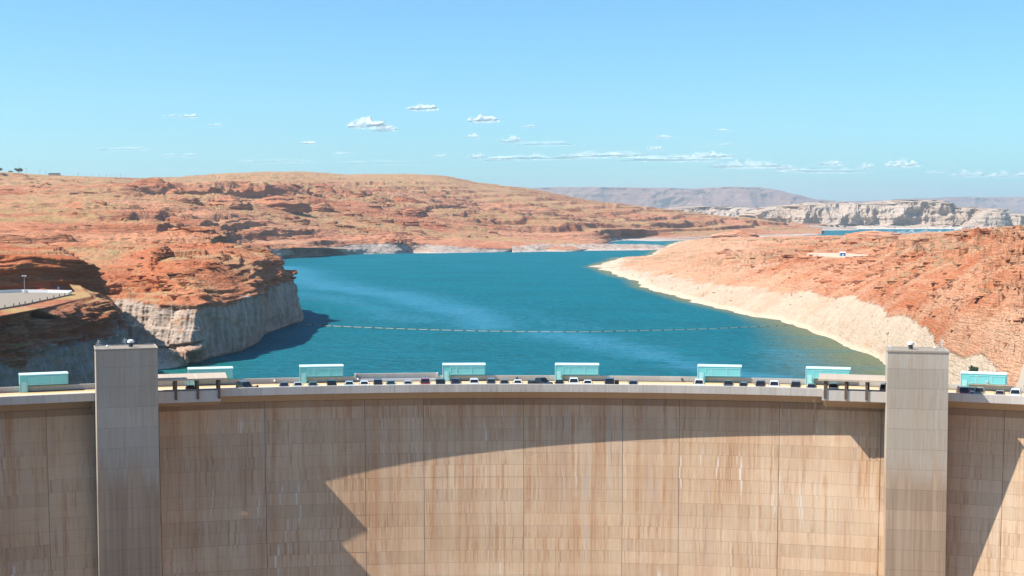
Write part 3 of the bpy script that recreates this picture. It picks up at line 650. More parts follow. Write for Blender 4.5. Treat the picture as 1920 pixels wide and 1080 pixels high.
# the broken red face above the right end of the dam
rf = sstep(0.30, 0.36, xy[:, 0] / xy[:, 1]) * sstep(330, 420, xy[:, 1]) * sstep(1000, 700, xy[:, 1])
zE += rf * (fbm(p3, 30, 5, 0.62, 55.0, ridged=True) * 5.0 + fbm(p3, 9, 3, 0.6, 56.0, ridged=True) * 1.5 + 2.5 * slab(p3, 20, 0.0, 0.04, 57.0) + 1.2 * slab(p3, 9, 0.0, 0.06, 58.0))
# rounded buttresses and a few cracks on the bleached slope
bsl = sstep(0, 14, dS) * sstep(80, 30, dS)
zE += bsl * (fbm(p3, 60, 3, 0.5, 61.0) * 4.0 + fbm(p3, 18, 3, 0.5, 62.0) * 1.2 - 1.6 * slab(p3, 24, 0.28, 0.03, 63.0))
pad = sstep(1.25, 0.8, np.hypot((xy[:, 0] - X_at(1585, 1230)) / 26, (xy[:, 1] - 1230) / 95))
zE = zE * (1 - pad) + 31.5 * pad
zE += (fbm(p3, 3.5, 3, 0.6, 9.0) * 0.35) * sstep(-2, 10, dS) * (1 - pad)
ringz = np.interp(xy[:, 1], [300, 600, 900, 1100, 1400, 1800, 2300], [2, 19, 20, 12, 6, 3, 4]) + fbm(p3, 70, 3, 0.5, 71.0) * 6
ringE = 21 - ringz
peachE = np.clip(0.85 * sstep(620, 480, xy[:, 1]) + 0.6 * sstep(0.215, 0.15, xy[:, 0] / xy[:, 1]) + fbm(p3, 90, 4, 0.6, 77.0) * 0.9, 0, 0.9)
vegE = fbm(p3, 120, 3, 0.5, 81.0) * 0.8 - 0.15 + 0.35 * sstep(0.24, 0.30, xy[:, 0] / xy[:, 1])
gE = np.c_[xy, zE].reshape(*YY.shape, 3)
o = grid_mesh('right_shore', gE, M['rockE'], keep=(zE > -2.5).reshape(YY.shape), attrs={'ringoff': ringE, 'veg': vegE, 'peach': peachE}); tag(o, kind='structure')

M['rockO'] = rock_material('right_mound_rock', red=(0.52, 0.165, 0.07), red2=(0.63, 0.28, 0.15), ring=-90, ring_amt=0, k=1.2, scrub_amt=0.2)
for a in outs:
    outcrop(*a[:7], M['rockF'] if a[2] > 1600 and a[0] < 1300 else (M['rockO'] if a[0] > 1250 else M['rockL']), lab=a[7])
# gravel pad with a small blue hut
pm = plain('pale_gravel', (0.60, 0.46, 0.34), 0.95, 0.1, var=0.1, scale=0.05)
mb = MB(); cc = (X_at(1585, 1230), 1230); n = 28
ring_ = [(cc[0] + 24 * (1 + 0.12 * math.sin(3 * a)) * math.cos(a), cc[1] + 84 * (1 + 0.1 * math.cos(2 * a + 1)) * math.sin(a)) for a in [2 * math.pi * i / n for i in range(n)]]
mb.add([(x, y, 30.6) for x, y in ring_] + [(x, y, 31.75) for x, y in ring_], [tuple(range(n, 2 * n))] + [(i, (i + 1) % n, n + (i + 1) % n, n + i) for i in range(n)])
tag(mb.build('gravel_pad', pm), kind='structure')
t = tag(empty('site_hut', (X_at(1580, 1215), 1215, 31.75)), 'small blue and white hut alone on the pale gravel pad', 'hut')
bl_ = plain('hut_blue', (0.10, 0.20, 0.42), 0.6)
MB().box(-2.2, 2.2, -1.4, 1.4, 0, 2.8).build('wall', bl_, t)
MB().hexa([(-2.5, -1.7, 2.8), (2.5, -1.7, 2.8), (2.5, 1.7, 2.8), (-2.5, 1.7, 2.8), (-2.4, -0.2, 3.7), (2.4, -0.2, 3.7), (2.4, 0.2, 3.7), (-2.4, 0.2, 3.7)]).build('roof', M['white'], t)
MB().box(-0.5, 0.5, -1.46, -1.4, 0, 2.0).build('door', M['white'], t)

# ------------------------------------------------------------------ distant white cliffs and mesas
M['rockC'] = rock_material('white_cliff_rock', red=(0.42, 0.32, 0.25), red2=(0.52, 0.41, 0.33), dark=(0.28, 0.20, 0.16), pale=(0.58, 0.49, 0.41), ring=8, fade=1.5, k=8, scrub_amt=0.2, bleach=(0.60, 0.52, 0.45), bump=0.8)
def cliff_band(name, sky_, base_y, D, ddep, mat, nu, amp, seed, steps=(0.0, 0.20, 0.5, 0.94, 1.0), offs=(0, 85, 98, 116, 170), sc=130):
    xs = [a for a, _ in sky_]; rws = []
    top = [P(a, b, D + ddep) for a, b in sky_]
    bot = [P(a, base_y if not callable(base_y) else base_y(a), D) for a in xs]
    for b_ in bot: b_[2] = min(b_[2], -4)
    for s_, of in zip(steps, offs):
        rws.append([np.array((b_[0] * (1 - s_) + t_[0] * s_ * 1.0, D + of * ddep / offs[-1], b_[2] * (1 - s_) + t_[2] * s_)) for b_, t_ in zip(bot, top)])
    rws.append([np.array((q_[0] * 1.05, q_[1] + ddep * 2.5, q_[2] * 0.96)) for q_ in rws[-1]])
    g_ = loft(rws, nu, [26, 16, 34, 16, 10], 1)
    n_ = normals(g_).reshape(-1, 3); q_ = g_.reshape(-1, 3); n_[:, 2] = 0; n_ /= (np.linalg.norm(n_, axis=1)[:, None] + 1e-6); n_ = n_ * np.sign(-n_[:, 1:2] + 1e-6)
    edge = np.interp(np.arange(g_.shape[0]), [0, 26, 42, 76, 92, 102], [0.6, 0.9, 1, 1, 0.9, 0.3])[:, None] * np.ones((1, g_.shape[1])); edge = edge.reshape(-1)
    d_ = fbm(q_ * (1, 1, 0.14), sc, 5, 0.55, seed, ridged=True) * amp * 1.15 + np.tanh(noise3(np.stack([q_[:, 0] / 900, q_[:, 1] / 900, q_[:, 2] / (sc * 0.13)], 1), 1, seed) * 4) * amp * 0.07
    q_ = q_ + n_ * (d_ * edge)[:, None]
    q_[:, 2] += fbm(q_ * (1, 1, 0), sc * 0.8, 4, 0.55, seed + 3) * amp * 0.10 * sstep(10, 60, q_[:, 2])
    return tag(grid_mesh(name, q_.reshape(g_.shape), mat), kind='structure')
cliff_band('white_cliffs', [(1330, 424), (1370, 415), (1405, 405), (1440, 393), (1480, 385), (1520, 382), (1560, 379), (1600, 382), (1640, 381), (1690, 376), (1720, 376), (1748, 379), (1765, 388), (1800, 388), (1850, 395)],
           431, 5500, 330, M['rockC'], 1000, 90, 2.0, sc=190)
# lone dark fin right of the white cliffs
cliff_band('white_cliffs', [(1800, 425), (1825, 412), (1845, 398), (1860, 392), (1868, 394), (1876, 404), (1884, 424)], 431, 5250, 160, M['rockC'], 300, 24, 5.0, sc=80)
cliff_band('white_cliffs', [(1870, 424), (1885, 408), (1898, 401), (1920, 402), (1960, 400), (2050, 402)], 431, 5300, 200, M['rockC'], 300, 30, 7.0, sc=90)
M['rockM'] = rock_material('mesa_rock', red=(0.22, 0.11, 0.085), red2=(0.28, 0.155, 0.12), dark=(0.12, 0.065, 0.05), pale=(0.36, 0.25, 0.20), ring=-90, ring_amt=0, fade=1.5, k=22, scrub_amt=0.2, bump=0.8)
cliff_band('distant_mesa', [(940, 352), (1000, 352), (1060, 350.5), (1180, 352), (1270, 354.5), (1284, 359), (1300, 360), (1330, 357), (1350, 354), (1385, 351), (1410, 355), (1440, 364), (1470, 372), (1520, 377), (1620, 378), (1700, 380)],
           398, 17000, 2400, M['rockM'], 700, 330, 3.0, sc=1300)
cliff_band('distant_mesa', [(1600, 382), (1700, 379), (1745, 372), (1790, 369.5), (1850, 370), (1920, 369), (2100, 369)], 398, 21000, 2600, M['rockM'], 300, 300, 9.0, sc=1300)
# pale foothills between the hill and the white cliffs
cliff_band('foothills', [(1120, 400), (1200, 394), (1260, 391), (1300, 387), (1340, 388), (1400, 392), (1440, 400), (1480, 412), (1540, 425)], 428, 6800, 500, M['rockC'], 420, 110, 12.0, sc=260)
# low delta with the campground, where the lake begins
cols = [1380, 1420, 1460, 1510, 1560, 1590, 1610]
rows = [[P(x, y, d) for x, y, d in zip(cols, (440, 436, 433, 431, 431, 432, 432.5), (4900, 4950, 5000, 5050, 5100, 5120, 5130))],
        [P(x, y, d) for x, y, d in zip(cols, (420, 419, 419, 420, 423, 426, 430.5), (5200, 5200, 5250, 5300, 5350, 5350, 5350))],
        [P(x, y, d) for x, y, d in zip(cols, (417, 416, 417, 419, 421, 424, 429.5), (5450,) * 7)]]
for b_ in rows[0]: b_[2] = -2
g = loft(rows, 160, [20, 12], 2)
q = g.reshape(-1, 3); q[:, 2] += fbm(q * (1, 1, 0), 90, 4, 0.5, 1.0) * 3
tag(grid_mesh('lake_flats', q.reshape(g.shape), M['rockF']), kind='structure')

exec_after_terrain = True
# ------------------------------------------------------------------ DAM
X0, RE = 1.5, 240.0
YC0 = 281.0 - RE
RW, BAT = RE + 4.7, 0.25
ZR, ZP, ZB, ZW = 35.0, 36.05, 34.5, 32.6           # road, parapet top, fascia bottom, wall top
RU = RE + 14.5
def A3(th, r, z): return (X0 + r * math.sin(th), YC0 + r * math.cos(th), z)
def th_of(px, r, z):
    lo, hi = -0.9, 0.9
    for _ in range(50):
        mid = (lo + hi) / 2
        if pix(A3(mid, r, z))[0] < px: lo = mid
        else: hi = mid
    return (lo + hi) / 2
def arc_block(mb, t0, t1, prof, n, mi=0):
    """sweep a closed profile [(r,z)...] from angle t0 to t1"""
    m_ = len(prof); vs = []
    for i in range(n + 1):
        t_ = t0 + (t1 - t0) * i / n
        vs += [A3(t_, r, z) for r, z in prof]
    fs = [(i * m_ + j, (i + 1) * m_ + j, (i + 1) * m_ + (j + 1) % m_, i * m_ + (j + 1) % m_) for i in range(n) for j in range(m_)]
    fs += [tuple(range(m_)), tuple(reversed(range(n * m_, (n + 1) * m_)))]
    return mb.add(vs, fs, mi)
def rw(z): return RW - BAT * (ZW - z)
TA, TB = -0.62, 0.62
dam = tag(empty('dam', (X0, YC0 + RE, 0)), 'curved concrete dam wall carrying a road across the canyon', 'dam')
def damo(mb, name, mats):
    me = mb.mesh(name, mats); me.transform(Matrix.Translation((-X0, -(YC0 + RE), 0))); me.update()
    return link(name, me, dam)
# core behind the panels and the road deck mass
mb = MB(); arc_block(mb, TA, TB, [(rw(-58) + 0.09, -58), (rw(ZW) + 0.09, ZW - 0.02), (RU + 1.2, ZW - 0.02), (RU + 1.2, -58)], 100)
damo(mb, 'core', M['joint'])
vj = [-420, -240, -130, 90, 190, 300, 498, 685, 795, 982, 1167, 1273, 1460, 1650, 1770, 1880, 2060, 2240]
lift = 2.3
zj = [ZW] + [31.35 - lift * i for i in range(0, 16)]
GAP = 0.045
for j in range(len(zj) - 1):
    z1, z0 = zj[j], zj[j + 1]
    for a, b in zip(vj[:-1], vj[1:]):
        ta = th_of(a, rw(20), 20); tb = th_of(b, rw(20), 20); g_ = GAP / 240
        pr = 0.02 * random.uniform(-1, 1) + (0.10 if j == 0 else 0.0)
        mb = MB(); nseg = max(2, int((tb - ta) * 240 / 4))
        arc_block(mb, ta + g_, tb - g_, [(rw(z0 + 0.012) - pr, z0 + 0.012), (rw(z1 - 0.012) - pr, z1 - 0.012), (rw(z1) + 0.12, z1 - 0.012), (rw(z0) + 0.12, z0 + 0.012)], nseg)
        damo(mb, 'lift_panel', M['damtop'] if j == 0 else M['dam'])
mb = MB(); arc_block(mb, TA, TB, [(rw(-58), -58), (rw(zj[-1]), zj[-1] - 0.03), (rw(zj[-1]) + 0.1, zj[-1] - 0.03), (rw(-58) + 0.1, -58)], 100)
damo(mb, 'lower_face', M['dam'])
# soffit under the overhanging deck (curved corbel)
def soffit_prof(rout, zb, zw, n=7):
    pr = []
    for i in range(n + 1):
        f = i / n; pr.append((rout + (RW - rout) * (1 - math.cos(f * math.pi / 2)) ** 0.8, zb - (zb - zw) * math.sin(f * math.pi / 2) ** 1.0))
    return pr
sof = [(RE + 0.05 + (RW - RE) * f, ZB - (ZB - ZW) * (f ** 2.2)) for f in (0, .2, .4, .6, .8, 1.0)]
sof = sof + [(RW + 0.1, ZW), (RW + 0.1, ZB - 0.01)]
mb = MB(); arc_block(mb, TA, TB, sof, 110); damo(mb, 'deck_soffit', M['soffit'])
mb = MB(); arc_block(mb, TA, TB, [(RE + 0.42, ZW + 0.02), (RE + 0.42, ZR - 0.02), (RU + 1.2, ZR - 0.02), (RU + 1.2, ZW + 0.02)][0:4], 110)
# deck sits above the soffit profile only
mb = MB(); arc_block(mb, TA, TB, [(RE + 0.42, ZB), (RE + 0.42, ZR - 0.02), (RU + 0.5, ZR - 0.02), (RU + 0.5, ZB)], 110); damo(mb, 'deck_slab', M['fascia'])
# parapet panels
ang = 2.85 / RE; t = TA * 0.72
platL = (th_of(150, RE, 35), th_of(414, RE - 2.7, 35)); platR = (th_of(1541, RE - 2.6, 35), th_of(1800, RE, 35))
while t < 0.45:
    a = t; b = t + ang; t = b
    mb = MB(); arc_block(mb, a + 0.012 / RE, b - 0.012 / RE, [(RE, ZB), (RE, ZP - 0.06), (RE + 0.05, ZP), (RE + 0.36, ZP), (RE + 0.40, ZP - 0.05), (RE + 0.40, ZB)], 1)
    damo(mb, 'parapet_panel', M['fascia'])
mb = MB(); arc_block(mb, TA, TB, [(RE + 0.03, ZB + 0.02), (RE + 0.03, ZP - 0.1), (RE + 0.38, ZP - 0.1), (RE + 0.38, ZB + 0.02)], 110); damo(mb, 'parapet_core', M['joint'])
# row of drain holes on the parapet
mb = MB()
for i in range(17):
    tt = th_of(921 + 11 * i, RE, 34.8); c0 = Vector(A3(tt, RE + 0.05, 34.85)); c1 = Vector(A3(tt, RE - 0.03, 34.85)); mb.tube(c0, c1, 0.07, n=6)
o = damo(mb, 'drain_holes', M['joint'])
# upstream parapet
jn = [TA * 0.72 + i * (5.7 / RU) for i in range(60)]
tw0, tw1 = th_of(688, RU, 36), th_of(777, RU, 36)
for a, b in zip(jn[:-1], jn[1:]):
    if b > tw0 and a < tw1:
        continue
    mb = MB(); arc_block(mb, a + 0.01 / RU, b - 0.01 / RU, [(RU, ZR - 0.01), (RU, ZP + 0.02), (RU + 0.45, ZP + 0.02), (RU + 0.45, ZR - 0.01)], 1)
    damo(mb, 'upstream_parapet_panel', M['fascia'])
a = max(x for x in jn if x <= tw0); b = min(x for x in jn if x >= tw1)
mb = MB(); arc_block(mb, a, b, [(RU + 1.6, ZR - 1), (RU + 1.6, ZP + 0.45), (RU + 2.0, ZP + 0.45), (RU + 2.0, ZR - 1)], 6)
arc_block(mb, a, a + 0.35 / RU, [(RU - 0.1, ZR - 0.01), (RU - 0.1, ZP + 0.55), (RU + 1.58, ZP + 0.55), (RU + 1.58, ZR - 0.01)], 1)
arc_block(mb, b - 0.35 / RU, b, [(RU - 0.1, ZR - 0.01), (RU - 0.1, ZP + 0.55), (RU + 1.58, ZP + 0.55), (RU + 1.58, ZR - 0.01)], 1)
damo(mb, 'recessed_parapet', M['fascia'])
mb = MB(); arc_block(mb, a + 0.6 / RU, b - 0.6 / RU, [(RU + 0.1, ZR), (RU + 0.1, ZR + 0.55), (RU + 0.35, ZR + 0.55), (RU + 0.35, ZR)], 6)
damo(mb, 'low_white_wall', M['white'])
# roadway and its markings
mb = MB(); arc_block(mb, TA, TB, [(RE + 0.42, ZR - 0.015), (RE + 0.42, ZR), (RU - 0.02, ZR), (RU - 0.02, ZR - 0.015)], 110); road = mb.build('roadway', M['road']); tag(road, kind='structure')
for r0, r1, mt, nm in ((RU - 2.6, RU - 1.7, 'yellow', 'yellow_line'), (RE + 7.0, RE + 7.12, 'white', 'white_line')):
    mb = MB(); arc_block(mb, TA, TB, [(r0, ZR + 0.002), (r0, ZR + 0.006), (r1, ZR + 0.006), (r1, ZR + 0.002)], 110); mb.build(nm, M[mt], road)
mb = MB(); arc_block(mb, TA, TB, [(RU - 0.55, ZR + 0.001), (RU - 0.55, ZR + 0.12), (RU - 0.02, ZR + 0.12), (RU - 0.02, ZR + 0.001)], 110); mb.build('kerb', M['gutter'], road)

# platforms with canopies next to the towers
def local_frame(th, r, z):
    e = (X0 + r * math.sin(th), YC0 + r * math.cos(th), z); return e, -th
def platform(ta, tb, out, zb, canopy_px, posts_px, zroof, label, label2, depth, soff):
    p_ = tag(empty('lookout_platform', A3((ta + tb) / 2, RE, ZR)), label, 'platform'); inv = Matrix.Translation(Vector(A3((ta + tb) / 2, RE, ZR))).inverted()
    def add(mb, nm, mt):
        me = mb.mesh(nm, mt); me.transform(inv); return link(nm, me, p_)
    mb = MB(); arc_block(mb, ta, tb, [(RE - out, zb), (RE - out, ZP + 0.0), (RE - out + 0.35, ZP), (RE - out + 0.35, zb)], 8); add(mb, 'parapet', M['fascia'])
    mb = MB(); arc_block(mb, ta, tb, [(RE - out + 0.35, zb + 0.1), (RE - out + 0.35, ZR), (RE - 0.01, ZR), (RE - 0.01, zb + 0.1)], 8); add(mb, 'floor_slab', M['fascia'])
    end = ta if soff > 0 else tb
    for e0, e1 in (((ta, ta + 0.35 / RE) if soff > 0 else (tb - 0.35 / RE, tb)),):
        mb = MB(); arc_block(mb, e0, e1, [(RE - out + 0.36, ZR), (RE - out + 0.36, ZP), (RE - 0.01, ZP), (RE - 0.01, ZR)], 1); add(mb, 'end_wall', M['fascia'])
    zc = zb - depth
    prof = [(RE - out + 0.03 + (RW - 0.12 - RE + out) * f, zb - depth * f ** 1.6) for f in (0, .15, .3, .45, .6, .75, .9, 1.0)] + [(RW - 0.12, zb - 0.005)]
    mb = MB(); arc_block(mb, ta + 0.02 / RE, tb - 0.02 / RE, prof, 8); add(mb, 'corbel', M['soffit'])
    c_ = tag(empty('canopy', A3((ta + tb) / 2, RE, ZP)), label2, 'canopy'); inv2 = Matrix.Translation(Vector(A3((ta + tb) / 2, RE, ZP))).inverted()
    t0, t1 = (th_of(x, RE - out, zroof) for x in canopy_px)
    mb = MB(); arc_block(mb, t0, t1, [(RE - out - 0.55, zroof), (RE - out - 0.55, zroof + 0.32), (RE + 6.2, zroof + 0.32), (RE + 6.2, zroof)], 8)
    me = mb.mesh('roof', M['roof']); me.transform(inv2); link('roof', me, c_)
    for x in posts_px:
        tt = th_of(x, RE - out - 0.14, 36.5); a_ = 0.24 / RE
        mb = MB(); arc_block(mb, tt - a_, tt + a_, [(RE - out - 0.26, ZR - 0.55), (RE - out - 0.26, zroof - 0.01), (RE - out - 0.02, zroof - 0.01), (RE - out - 0.02, ZR - 0.55)], 1)
        me = mb.mesh('post', M['post']); me.transform(inv2); link('post', me, c_)
        mb = MB(); arc_block(mb, tt - a_, tt + a_, [(RE + 5.4, ZR + 0.01), (RE + 5.4, zroof - 0.01), (RE + 5.7, zroof - 0.01), (RE + 5.7, ZR + 0.01)], 1)
        me = mb.mesh('post', M['post']); me.transform(inv2); link('post', me, c_)
platform(th_of(270, RE, 35), platL[1], 2.7, 33.9, (288, 426), (330, 371, 411), 38.1, 'short concrete lookout platform right of the left tower', 'flat concrete canopy right of the left tower, half in shade', 1.6, -1)
platform(platR[0], th_of(1690, RE, 35), 2.6, 34.1, (1534, 1690), (1547, 1586, 1625), 37.9, 'corbelled concrete lookout platform left of the right tower', 'flat concrete canopy left of the right tower, sunlit', 2.2, 1)

# towers
def tower(pxc, axis, wd, dep, ztop, label, pro):
    rF = RE - pro
    tt = th_of(pxc, rF, 40); e = A3(tt, rF, 0); t_ = tag(empty('elevator_tower', e, -axis), label, 'tower')
    h = wd / 2
    MB().box(-h + 0.06, h - 0.06, 0.06, dep - 0.06, -58, ztop - 0.3).build('core', M['joint'], t_)
    zs = [ztop - 0.25, ztop - 3.3, ztop - 6.9]
    while zs[-1] > -6: zs.append(zs[-1] - 3.75)
    for i in range(len(zs) - 1):
        o_ = MB().box(-h, h, 0, dep, zs[i + 1] + 0.015, zs[i] - 0.015).build('concrete_lift', M['tower'], t_)
    MB().box(-h, h, 0, dep, -58, zs[-1] - 0.02).build('tower_base', M['tower'], t_)
    MB().box(-h - 0.12, h + 0.12, -0.12, dep + 0.12, ztop - 0.25, ztop).build('roof_slab', M['towertop'], t_)
    mb = MB()
    for x0, x1, y0, y1 in ((-h - 0.1, h + 0.1, -0.1, 0.12), (-h - 0.1, h + 0.1, dep - 0.12, dep + 0.1), (-h - 0.1, -h + 0.12, 0.13, dep - 0.13), (h - 0.12, h + 0.1, 0.13, dep - 0.13)):
        mb.box(x0, x1, y0, y1, ztop + 0.001, ztop + 0.12)
    mb.build('roof_kerb', M['tower'], t_)
    return t_, e
tL, eL = tower(238.5, math.radians(-17.9), 10.9, 7.6, 44.8, 'shaded concrete tower left, in front of the dam wall', 8.0)
tR, eR = tower(1721, math.radians(11.5), 10.8, 7.2, 44.3, 'sunlit pale concrete tower right, in front of the dam wall', 6.7)
def on_tower(t_, x, y, ztop, name, label, cat):
    m_ = Matrix.Rotation(t_.rotation_euler[2], 4, 'Z'); v = Vector(t_.location) + m_ @ Vector((x, y, ztop + 0.001)); return tag(empty(name, v, t_.rotation_euler[2]), label, cat)
def vent(t_, x, y, zt, lab):
    e_ = on_tower(t_, x, y, zt, 'roof_ventilator', lab, 'ventilator')
    MB().tube((0, 0, 0), (0, 0, 0.75), 0.42, n=14).build('base', M['darksteel'], e_)
    MB().tube((0, 0, 0.75), (0, 0, 1.0), 0.62, 0.62, n=14).dome((0, 0, 1.0), 0.62, 0.35, 14, 4).build('cap', M['white'], e_)
def dome_cam(t_, x, y, zt, lab):
    e_ = on_tower(t_, x, y, zt, 'roof_lamp', lab, 'lamp')
    MB().tube((0, 0, 0), (0, 0, 0.25), 0.08, n=8).build('stem', M['steel'], e_)
    MB().dome((0, 0, 0.25), 0.26, 0.26, 10, 4, full=False).build('lamp_head', M['white'], e_)
def antenna(t_, x, y, zt, lab, h=1.6):
    e_ = on_tower(t_, x, y, zt, 'roof_antenna', lab, 'antenna')
    MB().tube((0, 0, 0), (0, 0, h), 0.05, n=6).build('mast', M['white'], e_)
    mb = MB()
    for k in range(3): mb.tube((-0.5 + 0.1 * k, 0, h * (0.5 + 0.2 * k)), (0.5 - 0.1 * k, 0, h * (0.5 + 0.2 * k)), 0.035, n=5)
    mb.build('crossbar', M['white'], e_)
vent(tL, 0.9, 3.4, 44.92, 'white capped mushroom ventilator on the roof of the left tower')
dome_cam(tL, -3.3, 2.4, 44.92, 'small white domed lamp on the roof of the left tower')
antenna(tL, -4.9, 0.6, 44.92, 'thin white antenna at the front left corner of the left tower')
antenna(tL, 0.0, 5.8, 44.92, 'thin white antenna behind the ventilator of the left tower', 1.3)
vent(tR, -1.1, 3.6, 44.42, 'white capped mushroom ventilator on the roof of the right tower')
dome_cam(tR, 3.2, 3.0, 44.42, 'small white domed lamp on the roof of the right tower')
antenna(tR, 4.7, 5.2, 44.42, 'thin white antenna at the rear right corner of the right tower')
antenna(tR, -5.0, 0.7, 44.42, 'thin white antenna at the front left corner of the right tower', 1.1)

# aqua gate hoist houses on the upstream parapet
def hoist(px0, px1, label, shift=0.0):
    r = RU - 1.0; t0, t1 = th_of(px0, r, 37), th_of(px1, r, 37)
    tc = (t0 + t1) / 2; wdt = 2 * r * math.sin((t1 - t0) / 2); e_ = tag(empty('hoist_house', A3(tc, r, ZR), -tc), label, 'gate house', 'aqua gate hoist houses along the upstream parapet')
    h = wdt / 2; zb, zt = 1.35, 3.45; dp = 3.4
    mb = MB().box(-h, h, 0, dp, zb, zt - 0.14); bevel_me = mb.mesh('wall', M['aqua']); link('wall', bevel_me, e_)
    MB().box(-h - 0.06, h + 0.06, -0.08, dp + 0.08, zt - 0.14, zt).build('roof', M['aquat'], e_)
    MB().box(-h, -h + 1.5, 0.02, 1.0, 0.01, zb - 0.002).build('stair_tower', M['aqua'], e_)
    d_ = MB().box(-h + 0.3, -h + 1.25, -0.05, 0.0 - 0.001, 0.05, 2.1).build('door', M['aquad'], e_)
    MB().box(-h + 1.08, -h + 1.16, -0.12, -0.05, 1.0, 1.1).build('handle', M['darksteel'], d_)
    xs = [-h + 1.6, -h + 2.9, -h + 2.9 + (wdt - 3.1) * 0.53, h - 0.2]
    for a, b in zip(xs[:-1], xs[1:]):
        f_ = MB()
        f_.box(a, b, -0.10, -0.001, zb + 0.12, zb + 0.22); f_.box(a, b, -0.10, -0.001, zt - 0.52, zt - 0.42)
        f_.box(a, a + 0.09, -0.10, -0.001, zb + 0.221, zt - 0.521); f_.box(b - 0.09, b, -0.10, -0.001, zb + 0.221, zt - 0.521)
        fo = f_.build('panel_frame', M['aquad'], e_)
        pm_ = MB(); n_ = max(3, int((b - a) / 0.45)); ww = (b - a - 0.2) / n_
        for i in range(n_): pm_.box(a + 0.1 + i * ww + 0.015, a + 0.1 + (i + 1) * ww - 0.015, -0.045, -0.002, zb + 0.23, zt - 0.53)
        pm_.build('louvre_panel', M['aqua2'], fo)
    MB().box(-h - 0.04, -h + 0.05, -0.06, 0.0, 0.01, zt - 0.15).build('corner_trim', M['white'], e_)
    if shift:
        MB().tube((shift, -0.5, 1.9), (shift, -0.1, 1.9), 0.05, n=6).dome((shift, -0.5, 1.9), 0.28, 0.28, 10, 6, full=True).build('floodlight', M['steel'], e_)
hoist(37, 128, 'aqua gate house left of the left tower')
hoist(353, 437, 'aqua gate house behind the left canopy')
hoist(562, 644, 'aqua gate house left of the recessed parapet wall')
hoist(830, 910, 'aqua gate house right of the recessed parapet wall, behind the white SUV')
hoist(1041, 1123, 'aqua gate house near the middle of the dam right of the black pickup')
hoist(1308, 1390, 'aqua gate house behind the white and pale blue SUV')
hoist(1511, 1594, 'aqua gate house behind the sunlit right canopy')
hoist(1801, 1887, 'aqua gate house right of the right tower with a round floodlight', 0.8)

# small lamps on the upstream parapet
for px, lb in ((515, 'small white lamp on the far parapet left of the third gate house'), (671, 'small white lamp on the far parapet beside the recessed wall'), (969, 'small dark lamp on the far parapet above the grey and white sedans'), (1279, 'small dark lamp on the far parapet left of the sixth gate house')):
    tt = th_of(px, RU, 36); e_ = tag(empty('parapet_lamp', A3(tt, RU - 0.16, ZP - 0.55), -tt), lb, 'lamp')
    MB().box(-0.12, 0.12, -0.05, 0.15, -0.15, 0.15).build('bracket', M['darksteel'], e_)
    MB().dome((0, -0.2, 0.1), 0.24, 0.24, 8, 6, full=True).build('lamp_head', M['white'] if px < 700 else M['darksteel'], e_)

